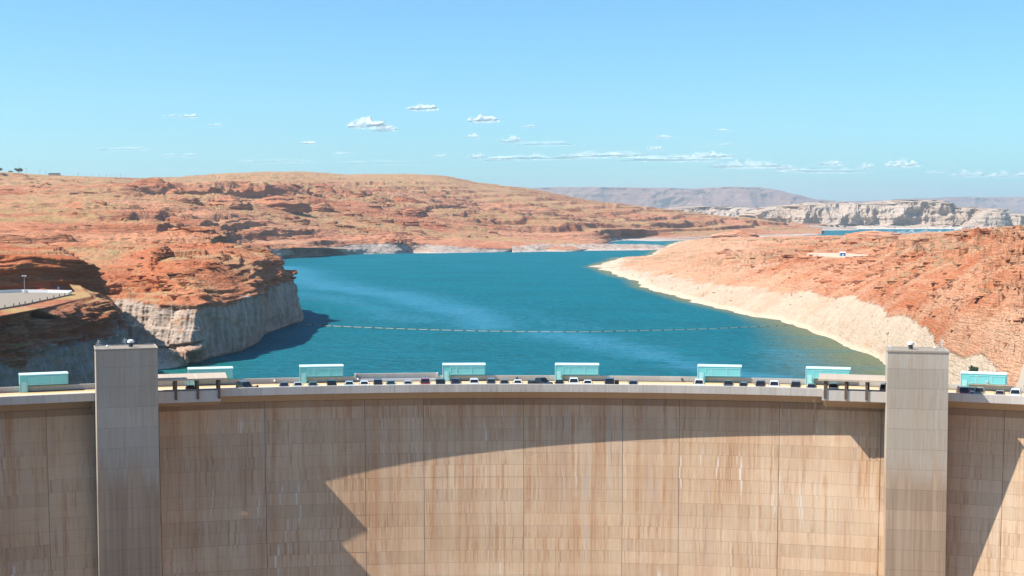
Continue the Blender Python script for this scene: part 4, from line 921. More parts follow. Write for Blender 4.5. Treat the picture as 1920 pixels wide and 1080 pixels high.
# ------------------------------------------------------------------ cars
PAINT = {k: plain('car_paint_' + k, c, 0.25, 0.5, var=0.0, coat=0.6) for k, c in dict(black=(0.012, 0.012, 0.014), white=(0.78, 0.78, 0.78), silver=(0.45, 0.47, 0.49), grey=(0.10, 0.105, 0.11),
    teal=(0.08, 0.17, 0.18), blue=(0.03, 0.05, 0.10), paleblue=(0.38, 0.58, 0.66), maroon=(0.22, 0.035, 0.05), red=(0.35, 0.01, 0.015), tan=(0.30, 0.24, 0.18), brown=(0.07, 0.045, 0.035)).items()}
_cache = {}
def car_meshes(kind, paint):
    key = (kind, paint)
    if key in _cache: return _cache[key]
    pm_ = PAINT[paint]
    # stations: y (front is -y), belt height, half width ; roof stations
    if kind == 'sedan': Lh, hw, hb, top = 2.3, 0.90, 0.92, 1.45; body = [(-2.3, .62), (-2.15, .78), (-1.0, .92), (1.35, .98), (2.15, .95), (2.3, .80)]; cab = (-1.05, -0.25, 0.85, 1.6)
    elif kind == 'suv': Lh, hw, hb, top = 2.35, 0.98, 1.1, 1.82; body = [(-2.35, .75), (-2.25, 1.0), (-1.1, 1.10), (1.6, 1.15), (2.25, 1.15), (2.35, 1.0)]; cab = (-1.15, -0.45, 1.85, 2.22)
    else: Lh, hw, hb, top = 2.75, 1.0, 1.15, 1.88; body = [(-2.75, .8), (-2.65, 1.05), (-1.4, 1.15), (0.75, 1.18), (2.65, 1.18), (2.75, 1.0)]; cab = (-1.4, -0.75, 0.45, 0.75)
    out = {}
    mb = MB(); vs = []
    for i, (y, zt_) in enumerate(body):
        tp = 0.10 if i in (0, len(body) - 1) else 0.0
        vs += [(-hw + tp, y, 0.28), (-hw + tp, y, 0.62), (-hw + 0.08 + tp, y, zt_), (hw - 0.08 - tp, y, zt_), (hw - tp, y, 0.62), (hw - tp, y, 0.28)]
    n_ = len(body); fs = [(i * 6 + j, i * 6 + (j + 1) % 6, (i + 1) * 6 + (j + 1) % 6, (i + 1) * 6 + j) for i in range(n_ - 1) for j in range(6)]
    fs += [tuple(reversed(range(6))), tuple(range(6 * n_ - 6, 6 * n_))]
    mb.add(vs, fs)
    if kind == 'pickup': mb.box(-hw + 0.18, hw - 0.18, 1.0, 2.6, 1.181, 1.2)
    y0, y1, y2, y3 = cab; ht = hw - 0.24; hbz = body[2][1] - 0.02
    # roof
    mb.hexa([(-ht, y1, top - 0.07), (ht, y1, top - 0.07), (ht, y2, top - 0.07), (-ht, y2, top - 0.07), (-ht + .12, y1 + .12, top), (ht - .12, y1 + .12, top), (ht - .12, y2 - .1, top), (-ht + .12, y2 - .1, top)])
    for sx in (-1, 1):     # pillars
        for (ya, yb) in ((y0, y1), (y3, y2)):
            mb.tube((sx * (hw - 0.10), ya, hbz), (sx * (ht - 0.02), yb, top - 0.04), 0.05, n=5)
        mb.tube((sx * (hw - 0.09), (y0 + y3) / 2, hbz), (sx * (ht - 0.01), (y1 + y2) / 2, top - 0.04), 0.05, n=5)
    out['body'] = mb.mesh('body', pm_)
    hg, zt_ = hw - 0.12, top - 0.075
    def pane(nm, a): out.setdefault(nm, []).append(MB().hexa(a).mesh(nm, M['glass']))
    pane('windshield', [(-hg, y0, hbz), (hg, y0, hbz), (hg, y0 + .06, hbz), (-hg, y0 + .06, hbz), (-ht, y1, zt_), (ht, y1, zt_), (ht, y1 + .06, zt_), (-ht, y1 + .06, zt_)])
    pane('rear_window', [(-hg, y3 - .06, hbz), (hg, y3 - .06, hbz), (hg, y3, hbz), (-hg, y3, hbz), (-ht, y2 - .06, zt_), (ht, y2 - .06, zt_), (ht, y2, zt_), (-ht, y2, zt_)])
    for s in (-1, 1):
        pane('side_window', [(s * (hg - .02), y0 + .07, hbz), (s * (hg + .01), y0 + .07, hbz), (s * (hg + .01), y3 - .07, hbz), (s * (hg - .02), y3 - .07, hbz),
                             (s * (ht - .03), y1 + .07, zt_), (s * ht, y1 + .07, zt_), (s * ht, y2 - .07, zt_), (s * (ht - .03), y2 - .07, zt_)])
    for s in (-1, 1):
        out.setdefault('mirror', []).append(bevel(MB().box(min(s * (hw - .03), s * (hw + .17)), max(s * (hw - .03), s * (hw + .17)), y0 + .12, y0 + .24, hbz + 0.0, hbz + .17).mesh('mirror', pm_ if paint != 'white' else M['darksteel']), 0.02, 1))
        out.setdefault('headlight', []).append(MB().box(min(s * .45, s * .8), max(s * .45, s * .8), -Lh - .02, -Lh + .1, .56, .70).mesh('headlight', M['lens']))
        out.setdefault('tail_light', []).append(MB().box(min(s * .6, s * .84), max(s * .6, s * .84), Lh - .1, Lh + .02, .66, .86).mesh('tail_light', M['redlens']))
        for yy in (-Lh * .62, Lh * .6):
            out.setdefault('wheel', []).append(MB().tube((s * (hw - .22), yy, .34), (s * (hw + .01), yy, .34), .34, n=14).tube((s * (hw + .01), yy, .34), (s * (hw + .02), yy, .34), .2, n=10, mi=1).mesh('wheel', [M['tyre'], M['rim']]))
    out['bumper'] = MB().box(-hw + .1, hw - .1, -Lh - .06, -Lh + .05, .32, .5).mesh('bumper', M['darksteel'])
    _cache[key] = out; return out
def car(px, kind, paint, label, back=False, dr=3.6, yaw=0.0, scale=1.0, roofpaint=None):
    r = RE + dr; tt = th_of(px, r, 36); rz = -tt + (math.pi if back else 0) + yaw
    e_ = tag(empty('parked_car' if kind != 'pickup' else 'pickup_truck', A3(tt, r, ZR + 0.007), rz), label, 'pickup truck' if kind == 'pickup' else 'car', 'cars parked along the dam road'); e_.scale = (scale,) * 3
    for nm, me in car_meshes(kind, paint).items():
        for m_ in (me if isinstance(me, list) else [me]): link(nm, m_, e_)
    return e_
car(357, 'sedan', 'black', 'black car under the left canopy, only its roof showing', dr=3.0)
car(459, 'suv', 'black', 'black SUV standing askew right of the left canopy', yaw=0.35)
car(533, 'sedan', 'blue', 'dark blue sedan just left of the third gate house')
car(559, 'sedan', 'silver', 'silver sedan beside the dark blue one left of the third gate house')
car(587, 'sedan', 'teal', 'small grey green sedan below the door of the third gate house')
car(622, 'suv', 'black', 'tall black SUV below the right half of the third gate house', back=True)
car(655, 'sedan', 'paleblue', 'pale blue sedan between the third gate house and the recessed wall')
car(683, 'sedan', 'white', 'white sedan with dark windscreen at the left end of the recessed wall')
car(709, 'suv', 'black', 'black SUV before the left part of the recessed wall', scale=0.93)
car(733, 'sedan', 'teal', 'low grey green sedan before the middle of the recessed wall')
car(765, 'sedan', 'silver', 'silver blue sedan at the right end of the recessed wall', back=True)
car(797.5, 'suv', 'maroon', 'maroon SUV between the recessed wall and the fourth gate house')
car(826, 'suv', 'black', 'black SUV just left of the fourth gate house door', back=True)
car(855, 'suv', 'blue', 'dark blue SUV below the middle of the fourth gate house', scale=0.95, yaw=-0.12)
car(889, 'suv', 'white', 'white SUV with black rear window below the fourth gate house', back=True)
car(921, 'suv', 'grey', 'dark grey SUV just right of the fourth gate house', scale=0.92)
car(946, 'sedan', 'grey', 'dark grey sedan left of the white one mid dam')
car(971, 'sedan', 'white', 'white sedan between the grey sedan and the black pickup')
car(1013, 'pickup', 'black', 'black pickup truck parked at a slant mid dam', yaw=0.75, dr=4.2)
car(1049, 'sedan', 'black', 'black sedan below the door of the fifth gate house')
car(1076, 'suv', 'white', 'white SUV with pale bonnet below the fifth gate house')
car(1102, 'sedan', 'white', 'low white sedan below the right end of the fifth gate house')
kx = car(1143, 'suv', 'black', 'black SUV with one front door open, right of the fifth gate house')
MB().box(0.98, 1.85, -0.62, -0.54, 0.4, 1.55).build('open_door', PAINT['black'], kx)
car(1187.5, 'sedan', 'blue', 'lone dark blue sedan in the gap right of the open SUV', back=True)
car(1311, 'suv', 'white', 'white SUV with pale blue sheen below the sixth gate house door')
car(1366, 'pickup', 'grey', 'grey pickup truck below the right part of the sixth gate house', scale=0.95)
car(1394, 'suv', 'brown', 'boxy black van rear end, just right of the sixth gate house', back=True, scale=0.84)
car(1426, 'suv', 'brown', 'dark brown SUV left of the white SUV near the right canopy')
car(1452, 'suv', 'white', 'white SUV with large dark mirrors between two dark SUVs')
car(1492, 'suv', 'brown', 'dark SUV just left of the seventh gate house')
car(1522, 'sedan', 'grey', 'low dark grey sedan at the left end of the right canopy')
car(1563, 'suv', 'white', 'white SUV with black bonnet under the right canopy', back=True)
car(1659, 'suv', 'silver', 'silver SUV partly hidden by the right tower')
car(1806, 'suv', 'red', 'dark red SUV at the left of the eighth gate house', yaw=0.2)
car(1821, 'sedan', 'grey', 'grey sedan half hidden beside the dark red SUV', dr=7.2)
car(1837, 'pickup', 'tan', 'tan pickup truck below the eighth gate house', dr=5.2, scale=0.92)
car(1875, 'sedan', 'tan', 'small tan sedan right of the tan pickup', dr=4.2, scale=0.95)
car(1904, 'suv', 'white', 'white SUV at the right edge of the picture')

# canyon walls downstream of the dam, on both sides of the view
M['rockD'] = rock_material('canyon_wall_rock', ring=-90, ring_amt=0, k=2, scrub_amt=0.3, red=(0.40, 0.16, 0.08), red2=(0.52, 0.25, 0.14))
for sg in (-1, 1):
    rws = []
    for of_, z_ in ((0, -61), (3, -10), (5, 26), (8, 46), (60, 49), (160, 52)):
        rws.append([np.array((sg * (x_ + of_ + (8 if sg > 0 else 0)), y_, z_)) for x_, y_ in ((116, 282), (112, 250), (112, 215), (120, 160), (128, 100), (132, 40), (130, -60))])
    g = loft(rws, 160, [20, 14, 8, 10, 6], 1)
    if sg > 0: g = g[:, ::-1]
    g = rock_detail(g, big=4, strat=2, fine=1, k=1.4, seed=30.0 + sg, zlo=-70)
    tag(grid_mesh('canyon_wall', g, M['rockD']), kind='structure')
tt = th_of(480, RE + 2.6, 35.6); mc = tag(empty('motorcycle', A3(tt, RE + 2.6, ZR + 0.007), -tt + 0.5), 'small dark motorcycle right of the askew black SUV', 'motorcycle')
for yy in (-0.7, 0.7): MB().tube((-0.06, yy, 0.32), (0.06, yy, 0.32), 0.32, n=14).build('wheel', M['tyre'], mc)
MB().hexa([(-0.14, -0.45, 0.35), (0.14, -0.45, 0.35), (0.14, 0.4, 0.35), (-0.14, 0.4, 0.35), (-0.2, -0.4, 0.85), (0.2, -0.4, 0.85), (0.17, 0.2, 0.8), (-0.17, 0.2, 0.8)]).build('body', M['darksteel'], mc)
MB().box(-0.15, 0.15, 0.05, 0.85, 0.81, 0.92).build('seat', M['tyre'], mc)
MB().tube((-0.42, -0.45, 1.05), (0.42, -0.45, 1.05), 0.03, n=6).tube((0, -0.7, 0.32), (0, -0.42, 1.05), 0.04, n=6).build('handlebar', M['steel'], mc)
MB().hexa([(-0.22, -0.62, 0.85), (0.22, -0.62, 0.85), (0.2, -0.5, 0.85), (-0.2, -0.5, 0.85), (-0.16, -0.5, 1.25), (0.16, -0.5, 1.25), (0.16, -0.46, 1.25), (-0.16, -0.46, 1.25)]).build('windscreen', M['glass'], mc)
# pale concrete abutment wall at the right edge
a_ = P(1902, 742, 300); b_ = P(1925, 680, 318)
mb = MB(); mb.hexa([P(1900, 745, 303), P(1990, 745, 300), P(1990, 745, 330), P(1915, 745, 335), P(1922, 672, 304), P(1990, 640, 301), P(1990, 640, 330), P(1935, 672, 335)])
tag(mb.build('abutment_wall', M['roof']), 'pale sloping concrete abutment wall at the right picture edge', 'wall')

# ------------------------------------------------------------------ debris boom
pts_b = [G(x, y) for x, y in ((541, 606.5), (600, 610.5), (700, 615), (800, 618.5), (900, 621), (1000, 622.5), (1100, 622.5), (1200, 620.5), (1300, 618), (1400, 614), (1490, 609))]
cv = catmull(np.array(pts_b), 900); sl_ = np.r_[0, np.cumsum(np.linalg.norm(np.diff(cv, axis=0), axis=1))]
boom = tag(empty('debris_boom', cv[0]), 'long floating log boom stretched across the lake', 'boom'); tot = sl_[-1]; nfl = 46
mf = bevel(MB().box(-3.0, 3.0, -0.32, 0.32, -0.25, 0.35).mesh('float', M['boom']), 0.12, 1)
for i in range(nfl):
    s0 = tot * (i + 0.5) / nfl; q0 = np.array([np.interp(s0, sl_, cv[:, k]) for k in range(3)]); q1 = np.array([np.interp(s0 + 1, sl_, cv[:, k]) for k in range(3)])
    f_ = link('float', mf, boom); f_.location = tuple(q0 - cv[0]); f_.rotation_euler = (0, 0, math.atan2(q1[1] - q0[1], q1[0] - q0[0])); sc_f = tot / nfl / 8.0; f_.scale = (sc_f, 1.0, 1)
mb = MB()
for i in range(0, 899, 6): 
    a_, b_ = cv[i] - cv[0], cv[min(899, i + 6)] - cv[0]; mb.tube((a_[0], a_[1], 0.05), (b_[0], b_[1], 0.05), 0.28, n=5, cap=False)
mb.build('cable', M['boomd'], boom)

# ------------------------------------------------------------------ overlook plaza
zo = ZO + 0.55
out_ = [G(x, y, zo) for x, y in ((-150, 600), (0, 578), (50, 569), (100, 558.5), (132, 551.5), (134, 549.5), (90, 548.5), (40, 548), (0, 549.5), (-150, 552))]
mb = MB(); n = len(out_)
mb.add([(q[0], q[1], zo - 1.2) for q in out_] + [(q[0], q[1], zo) for q in out_], [tuple(range(n, 2 * n))] + [(i, (i + 1) % n, n + (i + 1) % n, n + i) for i in range(n)])
tag(mb.build('overlook_paving', M['asphalt']), kind='structure')
mb = MB(); wl_ = out_[4:]
for a_, b_ in zip(wl_[:-1], wl_[1:]):
    d_ = np.array(b_) - a_; nx = np.array((-d_[1], d_[0], 0)) / np.linalg.norm(d_[:2]) * 0.2
    mb.hexa([a_ - nx, b_ - nx, b_ + nx, a_ + nx, a_ - nx + (0, 0, 1.0), b_ - nx + (0, 0, 1.0), b_ + nx + (0, 0, 1.0), a_ + nx + (0, 0, 1.0)])
tag(mb.build('overlook_wall', M['white']), 'low white wall round the overlook terrace', 'wall')
bl0 = out_[:5]
cvb = catmull(np.array(bl0), 60)
pm0 = MB().tube((0, 0, 0), (0, 0, 0.75), 0.16, n=8).dome((0, 0, 0.75), 0.16, 0.12, 8, 3).mesh('bollard', M['post'])
for i in range(4, 60, 4):
    o_ = link('bollard', pm0); o_.location = (cvb[i][0] * 1.0, cvb[i][1] + 0.9, zo); tag(o_, '%s short dark bollard from the left along the overlook front edge' % ['first', 'second', 'third', 'fourth', 'fifth', 'sixth', 'seventh', 'eighth', 'ninth', 'tenth', 'eleventh', 'twelfth', 'thirteenth', 'fourteenth'][i // 4 - 1], 'bollard', 'bollards along the overlook edge')
q = G(46, 550, zo); e_ = tag(empty('lamp_post', (q[0], q[1], zo)), 'tall lamp post with a grey box on the overlook terrace', 'lamp post')
MB().tube((0, 0, 0), (0, 0, 6.4), 0.11, 0.07, n=8).build('pole', M['steel'], e_)
mb = MB(); mb.box(-0.7, 0.7, -0.12, 0.12, 6.3, 6.5); mb.dome((-0.6, 0, 6.2), 0.3, 0.2, 8, 3); mb.dome((0.6, 0, 6.2), 0.3, 0.2, 8, 3); mb.build('lamp_head', M['white'], e_)
MB().box(0.3, 1.1, -0.3, 0.3, 0, 1.1).build('cabinet', M['steel'], e_)
q = G(108, 548.5, zo); e_ = tag(empty('notice_sign', (q[0], q[1] + 1, zo)), 'small blue notice board behind the overlook wall', 'sign')
MB().box(-0.06, 0.06, -0.03, 0.03, 0, 1.6).build('post', M['steel'], e_); MB().box(-0.45, 0.45, -0.08, -0.03, 1.1, 2.1).build('board', bl_, e_)

# ------------------------------------------------------------------ marina boats, far trees, poles, masts
bmats = [M['white'], plain('boat_glass', (0.12, 0.16, 0.2), 0.3)]
def boat_mesh():
    mb = MB(); L_, W_ = 8.5, 2.6
    mb.hexa([(-L_, -W_ * .8, 0), (L_ * .8, -W_ * .7, 0), (L_ * .8, W_ * .7, 0), (-L_, W_ * .8, 0), (-L_, -W_, 1.1), (L_, -W_ * .6, 1.3), (L_, W_ * .6, 1.3), (-L_, W_, 1.1)])
    mb.box(-L_ * .85, L_ * .55, -W_ * .8, W_ * .8, 1.15, 2.1); mb.box(-L_ * .84, L_ * .54, -W_ * .82, W_ * .82, 2.1, 2.8, 1); mb.box(-L_ * .92, L_ * .68, -W_ * .95, W_ * .95, 2.8, 3.1)
    mb.box(-L_ * .3, L_ * .3, -W_ * .6, W_ * .6, 3.1, 4.4); mb.box(-L_ * .4, L_ * .35, -W_ * .75, W_ * .75, 4.4, 4.6)
    return mb.mesh('houseboat', bmats)
bme = boat_mesh()
for i in range(110):
    px = random.choice([random.gauss(1740, 30), random.gauss(1700, 40), random.uniform(1610, 1850), random.gauss(1790, 25)]); py = random.choice([435, 436.5, 438, 439.5]) + random.uniform(-0.5, 0.5)
    if px < 1600 or px > 1860: continue
    q = G(px, py); o_ = link('houseboat', bme); o_.location = (q[0], q[1], 0); o_.rotation_euler = (0, 0, random.choice([0, 0.2, 1.4, 3.1]) + random.uniform(-.1, .1)); s_ = random.uniform(.6, 1.35); o_.scale = (s_, s_, s_)
    tag(o_, 'white houseboat moored in the distant marina below the white cliffs', 'boat', 'boats in the distant marina')
for py, x0, x1 in ((436, 1655, 1770), (438.5, 1690, 1800)):
    a_, b_ = G(x0, py), G(x1, py); mb = MB().box(0, b_[0] - a_[0], -1.5, 1.5, 0.1, 0.9); o_ = mb.build('marina_dock', M['white']); o_.location = (a_[0], a_[1], 0)
    tag(o_, 'long pale floating dock, %s row of the distant marina' % ('rear' if py < 437 else 'front'), 'dock')

def leaf_crown(mb, c, r, rz, n, s, rng):
    for _ in range(n):
        v = rng.normal(size=3); v /= np.linalg.norm(v) + 1e-6; v *= rng.uniform(0.45, 1.0)
        q_ = np.array(c) + v * (r, r, rz); a = rng.normal(size=3) * s; b = rng.normal(size=3) * s
        mb.add([q_ - a, q_ + b, q_ + a, q_ - b], [(0, 1, 2, 3)])
def tree(px, py, D, h, r, label, mat, seed, group=None, name='round_tree'):
    q_ = P(px, py, D); e_ = tag(empty(name, tuple(q_)), label, 'tree', group); rg = np.random.default_rng(seed)
    mb = MB().tube((0, 0, -h * .3), (0, 0, h * .6), r * .09, r * .05, n=7)
    for k in range(5):
        a = k * 1.25; mb.tube((0, 0, h * .35), (math.cos(a) * r * .6, math.sin(a) * r * .6, h * .65), r * .05, r * .02, n=5)
    mb.build('trunk', M['bark'], e_)
    mb = MB()
    for k in range(6):
        a = rg.uniform(0, 6.3); leaf_crown(mb, (math.cos(a) * r * .5, math.sin(a) * r * .5, h * rg.uniform(.45, .75)), r * .6, h * .3, 120, r * .08, rg)
    mb.build('crown', mat, e_)
tree(35, 323, 3450, 10, 9, 'dark round tree beside the mast on the left sky line', M['tree'], 1)
tree(-1, 322, 3400, 9, 7, 'dark tree cut by the left picture edge on the sky line', M['tree'], 2)
tree(20, 323.5, 3450, 4, 5, 'low grey green tree left of the mast on the sky line', M['bush'], 3)
rg = np.random.default_rng(5)
for i in range(46):
    px = rg.uniform(1455, 1585); tree(px, 423.5 + 0.02 * (px - 1455) + rg.uniform(-1, 1), 5300, 6, 5, 'dark green tree at the distant campground by the lake', M['tree'], 20 + i, 'trees at the distant campground', 'distant_tree')
def mast(px, py, D, h, label, cross=True, cat='pole', group=None, name='utility_pole', r=0.35):
    q_ = P(px, py, D); e_ = tag(empty(name, tuple(q_)), label, cat, group)
    MB().tube((0, 0, -3), (0, 0, h), r, r * .7, n=6).build('pole', M['darksteel'] if cat != 'mast' else M['steel'], e_)
    if cross: MB().box(-h * .12, h * .12, -.2, .2, h * .86, h * .9).box(-h * .09, h * .09, -.2, .2, h * .74, h * .78).build('crossarm', M['darksteel'], e_)
mast(36, 319, 3450, 33, 'tall thin radio mast on the left sky line', False, 'mast', None, 'radio_mast', 0.35)
ORD = ['first', 'second', 'third', 'fourth', 'fifth', 'sixth', 'seventh', 'eighth', 'ninth', 'tenth', 'eleventh', 'twelfth', 'thirteenth', 'fourteenth']
for kk_, (x, y, h) in enumerate(((49, 324, 13), (75, 326, 12), (86, 327, 11), (109, 328, 7), (147, 331, 11), (172, 332, 8), (186, 333, 10), (199, 333, 9), (208, 333, 7), (216, 333.5, 7), (226, 333.5, 9), (234, 333.5, 6))):
    mast(x, y, 3700, h, '%s utility pole right of the radio mast on the sky line' % ORD[kk_], True, 'pole', 'utility poles along the left sky line', r=0.3)
q = P(102, 328.5, 3600); e_ = tag(empty('low_building', tuple(q)), 'low dark roofed building on the left sky line', 'building')
MB().box(-14, 14, -4, 4, -3, 3).build('wall', M['roof'], e_); MB().hexa([(-15, -5, 3), (15, -5, 3), (15, 5, 3), (-15, 5, 3), (-13, -1, 5.5), (13, -1, 5.5), (13, 1, 5.5), (-13, 1, 5.5)]).build('roof', M['darksteel'], e_)
for px, py, D, h, lb in ((1828, 697, 395, 3.2, 'dark green bush on the pale slope above the eighth gate house'), (1835, 706, 380, 1.8, 'small round bush just above the eighth gate house roof')):
    q_ = on_surf(gE, px, py); e_ = tag(empty('desert_bush', tuple(q_)), lb, 'bush'); rg = np.random.default_rng(int(px))
    mb = MB()
    for k in range(6): mb.tube((0, 0, -0.3), (math.cos(k) * h * .3, math.sin(k) * h * .3, h * .5), 0.05, 0.02, n=5)
    mb.build('stem', M['bark'], e_)
    mb = MB()
    for k in range(7):
        a_ = rg.uniform(0, 6.3); leaf_crown(mb, (math.cos(a_) * h * .4, math.sin(a_) * h * .4, h * rg.uniform(.2, .55)), h * .38, h * .32, 90, h * .05, rg)
    mb.build('foliage', M['tree'], e_)

# scrub: countless low tufts on level ground
def scatter(g, n, smin, smax, flat=0.9, seed=1, zmin=28, dens=None):
    rg_ = np.random.default_rng(seed); nn_ = np.abs(normals(g)[:, :, 2]); q_ = g.reshape(-1, 3)
    ok = (nn_.reshape(-1) > flat) & (q_[:, 2] > zmin)
    ok &= fbm(q_ * (1, 1, 0), 60, 3, 0.5, seed + 50) > -0.08
    idx = np.nonzero(ok)[0]
    if len(idx) == 0: return np.zeros((0, 3)), np.zeros(0)
    pick = rg_.choice(idx, min(n, len(idx)), replace=False); c_ = q_[pick] + rg_.normal(size=(len(pick), 3)) * (0.8, 0.8, 0)
    return c_, rg_.uniform(smin, smax, len(pick)) * np.clip(c_[:, 1] / 1400, 0.6, 2)
cs, ss = [], []
for g_, n_, a_, b_, sd, zm in ((gE, 5200, 0.35, 0.9, 1, 27), (gW, 2600, 0.35, 0.9, 2, 28), (gF, 9000, 0.5, 1.0, 3, 30)):
    c_, s_ = scatter(g_, n_, a_, b_, 0.9, sd, zm); cs.append(c_); ss.append(s_)
cs = np.vstack(cs); ss = np.concatenate(ss)
octv = np.array([(1, 0, -.1), (0, 1, -.1), (-1, 0, -.1), (0, -1, -.1), (0, 0, 0.6)]); of = np.array([(0, 1, 4), (1, 2, 4), (2, 3, 4), (3, 0, 4)])
jit = RNG.uniform(0.6, 1.3, (len(cs), 5, 1))
V = cs[:, None, :] + octv[None] * ss[:, None, None] * jit; F_ = (of[None] + (np.arange(len(cs)) * 5)[:, None, None]).reshape(-1, 3)
me = bpy.data.meshes.new('scrub_bushes'); me.from_pydata(V.reshape(-1, 3).tolist(), [], F_.tolist()); me.materials.append(M['bush']); tag(link('scrub_bushes', me), kind='stuff')

def blocks(name, g, n, smin, smax, mat, seed, zmin, lo=0.55, hi=0.985, k0=900.0):
    rg_ = np.random.default_rng(seed); nn_ = np.abs(normals(g)[:, :, 2]).reshape(-1); q_ = g.reshape(-1, 3)
    ok = (nn_ > lo) & (nn_ < hi) & (q_[:, 2] > zmin) & (q_[:, 1] < 4200)
    ok &= fbm(q_ * (1, 1, 0.5), 45, 4, 0.6, seed + 70) > 0.02
    idx = np.nonzero(ok)[0]; pk = rg_.choice(idx, min(n, len(idx)), replace=False); c_ = q_[pk]; m_ = len(pk)
    s_ = smin * (smax / smin) ** (rg_.random(m_) ** 2.2) * np.clip(c_[:, 1] / k0, 0.45, 3)
    cube = np.array([(-1, -1, -1), (1, -1, -1), (1, 1, -1), (-1, 1, -1), (-1, -1, 1), (1, -1, 1), (1, 1, 1), (-1, 1, 1)], float)
    V_ = cube[None] * (1 + rg_.uniform(-0.42, 0.30, (m_, 8, 3))) * np.stack([s_ * rg_.uniform(0.9, 2.6, m_), s_ * rg_.uniform(0.6, 1.2, m_), s_ * rg_.uniform(0.22, 0.6, m_)], 1)[:, None, :]
    a_ = rg_.normal(0, 0.35, m_); ca, sa = np.cos(a_)[:, None], np.sin(a_)[:, None]
    V_ = np.stack([V_[:, :, 0] * ca - V_[:, :, 1] * sa, V_[:, :, 0] * sa + V_[:, :, 1] * ca, V_[:, :, 2]], 2) + c_[:, None, :]
    fq = np.array([(0, 3, 2, 1), (4, 5, 6, 7), (0, 1, 5, 4), (1, 2, 6, 5), (2, 3, 7, 6), (3, 0, 4, 7)])
    F2 = (fq[None] + (np.arange(m_) * 8)[:, None, None]).reshape(-1, 4)
    me = bpy.data.meshes.new(name); me.from_pydata(V_.reshape(-1, 3).tolist(), [], F2.tolist()); me.materials.append(mat); tag(link(name, me), kind='stuff')
blocks('broken_ledges', gE, 3000, 0.45, 2.3, M['rockE'], 1, 22, 0.5, 0.99)
blocks('broken_ledges', gE, 420, 0.35, 1.6, M['rockE'], 9, 5, 0.5, 0.93)
blocks('broken_ledges', gW, 900, 0.45, 1.9, M['rockL'], 2, 27, 0.4, 0.98)
blocks('broken_ledges', gF[:285], 1500, 0.45, 2.2, M['rockF'], 3, 18, 0.5, 0.99)

# ------------------------------------------------------------------ clouds: puffs far beyond the mesas
cm = NT('cloud'); cm.n.remove(cm.b)
lw = cm.new('ShaderNodeLayerWeight'); lw.inputs[0].default_value = 0.5
geo = cm.new('ShaderNodeTexCoord').outputs['Object']
cn = cm.noise(geo, 0.0040, 7, 0.7)
al = cm.math('MULTIPLY', cm.ramp(lw.outputs['Facing'], 0.9, 0.1), cm.ramp(cn, 0.24, 0.70))
gn = cm.new('ShaderNodeNewGeometry').outputs['Normal']
vs_ = cm.new('ShaderNodeVectorMath', operation='SCALE'); cm.l.new(gn, vs_.inputs[0]); vs_.inputs[3].default_value = 0.45
vd = cm.new('ShaderNodeVectorMath', operation='ADD'); cm.l.new(vs_.outputs[0], vd.inputs[0]); vd.inputs[1].default_value = tuple(SUN * 1.6)
vn = cm.new('ShaderNodeVectorMath', operation='NORMALIZE'); cm.l.new(vd.outputs[0], vn.inputs[0])
df = cm.new('ShaderNodeBsdfDiffuse'); df.inputs[0].default_value = (0.97, 0.97, 0.97, 1); cm.l.new(vn.outputs[0], df.inputs['Normal'])
ad = df
tr = cm.new('ShaderNodeBsdfTransparent'); mx = cm.new('ShaderNodeMixShader'); oinf = cm.new('ShaderNodeObjectInfo')
sepc = cm.new('ShaderNodeSeparateColor'); cm.l.new(oinf.outputs['Color'], sepc.inputs[0])
cm.l.new(cm.math('MULTIPLY', cm.math('MULTIPLY', al, 0.68), sepc.outputs[0]), mx.inputs[0]); cm.l.new(tr.outputs[0], mx.inputs[1]); cm.l.new(ad.outputs[0], mx.inputs[2]); cm.l.new(mx.outputs[0], cm.out.inputs[0])
def cloud(px, py, wpx, hpx, seed, label, op=1.0, n=10, stuff=False):
    D = 42000.; c_ = P(px, py, D); e_ = None; rg_ = np.random.default_rng(seed); W_, H_ = wpx / FPX * D / 2, hpx / FPX * D / 2
    mb = MB(); mb.dome((0, 0, 0), 1, 1, 72, 36, full=True)
    v_ = np.array(mb.v); l_ = [(rg_.uniform(-.8, .8), rg_.uniform(.35, 1.0), rg_.uniform(.12, .3) * min(1, 70 / wpx) ** 0.7) for _ in range(5 + int(wpx / 11))]
    prof = np.max([hh * np.exp(-((v_[:, 0] - x0_) / ww_) ** 2) for x0_, hh, ww_ in l_], axis=0) * (1 - v_[:, 0] ** 2) ** 0.3
    d_ = fbm(v_, 0.45, 4, 0.55, seed * 3.1, ridged=True) * 0.09
    v_ = v_ * (1 + d_)[:, None]
    up = v_[:, 2] > 0; v_[:, 2] = np.where(up, v_[:, 2] * (0.35 + 0.95 * prof), v_[:, 2] * 0.55)
    mb.v = [tuple(q_) for q_ in v_ * (W_, W_ * 0.5, H_)]
    o_ = mb.build('cloud', cm.m); o_.location = tuple(c_); o_.color = (op, op, op, 1)
    for p_ in o_.data.polygons: p_.use_smooth = True
    return tag(o_, label, 'cloud', 'small clouds low in the sky') if not stuff else tag(o_, kind='stuff')
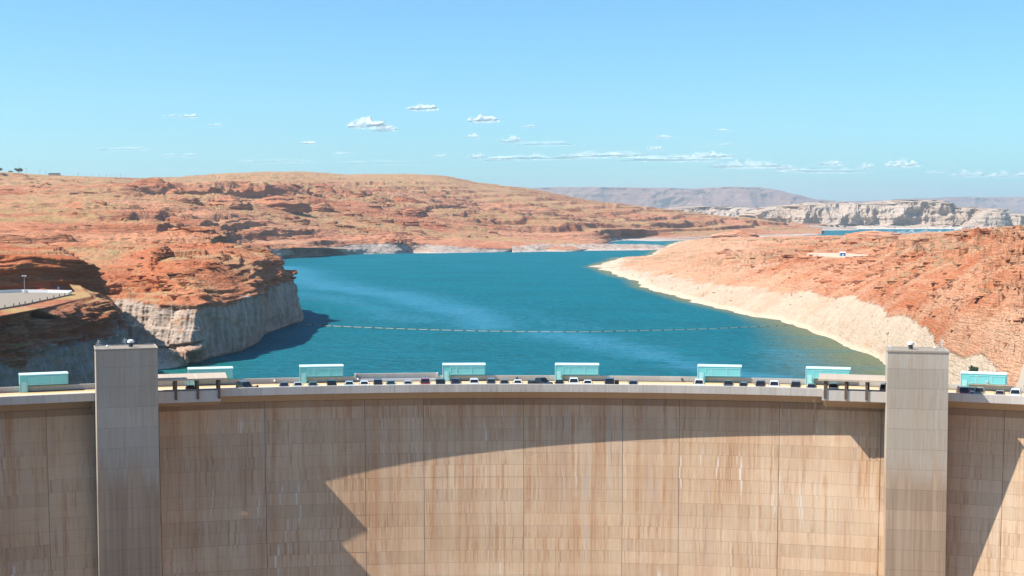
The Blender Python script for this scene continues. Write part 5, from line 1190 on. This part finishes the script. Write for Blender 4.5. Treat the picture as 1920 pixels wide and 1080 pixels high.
cl = [(793, 204, 62, 22, .95, 'bright oval cloud, highest of all'), (690, 236, 78, 30, 1, 'largest puffy cloud left of centre'), (722, 244, 50, 20, .6, 'faint tail cloud touching the largest puffy cloud'), (908, 226, 64, 22, .9, 'bright puffy cloud right of centre below the highest'),
      (888, 257, 34, 13, .6, 'small cloud under the bright one right of centre'), (579, 269, 42, 10, .7, 'small flat cloud below left of the largest one'), (356, 219, 38, 12, .6, 'small white cloud in the left sky'), (322, 218, 34, 8, .35, 'faint wisp touching the small left cloud'), (404, 235, 32, 10, .45, 'faint little cloud lower right of the small left cloud'),
      (640, 289, 38, 11, .4, 'faint flat cloud over the middle of the long hill'), (825, 294, 34, 12, .4, 'faint cloud above the right end of the long hill'), (990, 238, 34, 9, .45, 'tiny wisp right of the bright cloud'), (958, 264, 44, 20, .55, 'soft cloud at the left end of the thin cloud band'), (1020, 271, 110, 18, .35, 'thin long veil cloud above the distant mesa'),
      (1247, 257, 34, 11, .6, 'tiny bright cloud above the mesa'), (1228, 280, 34, 14, .5, 'small cloud just under the tiny bright one'), (1353, 245, 34, 8, .55, 'tiny flat cloud in the right sky'), (1360, 272, 36, 10, .25, 'very faint wisp in the right sky'), (895, 295, 36, 18, .5, 'soft rounded cloud left of the horizon bank'), (935, 300, 60, 14, .5, 'long cloud joining the horizon bank at its left'),
      (1560, 308, 54, 16, .6, 'low flat topped cloud over the white cliffs'), (1692, 310, 68, 24, .75, 'brightest of the low clouds at the right'), (1476, 316, 60, 16, .45, 'soft low cloud over the gap between mesa and cliffs'), (1625, 314, 34, 18, .45, 'small soft cloud left of the brightest low cloud'), (1815, 329, 70, 22, .45, 'wide faint cloud near the right edge'), (1890, 330, 80, 20, .55, 'low cloud at the right picture edge'), (1755, 324, 40, 12, .4, 'small faint cloud between two right hand clouds')]
for i, a in enumerate(cl): cloud(a[0], a[1], a[2], a[3], i + 3, a[5], a[4], 12)
for i, (x, y, w_, h_, op) in enumerate(((1000, 297, 180, 14, .3), (1130, 293, 170, 16, .32), (1260, 300, 200, 16, .3), (1330, 294, 100, 14, .4), (1400, 312, 140, 18, .32), (1540, 322, 180, 14, .25), (230, 280, 120, 8, .2), (340, 292, 80, 8, .2), (520, 303, 160, 8, .2), (720, 306, 200, 8, .18))):
    o_ = cloud(x, y, w_, h_ * 1.5, 60 + i, None, op * 1.8, 16, True); o_.name = 'cloud_bank'
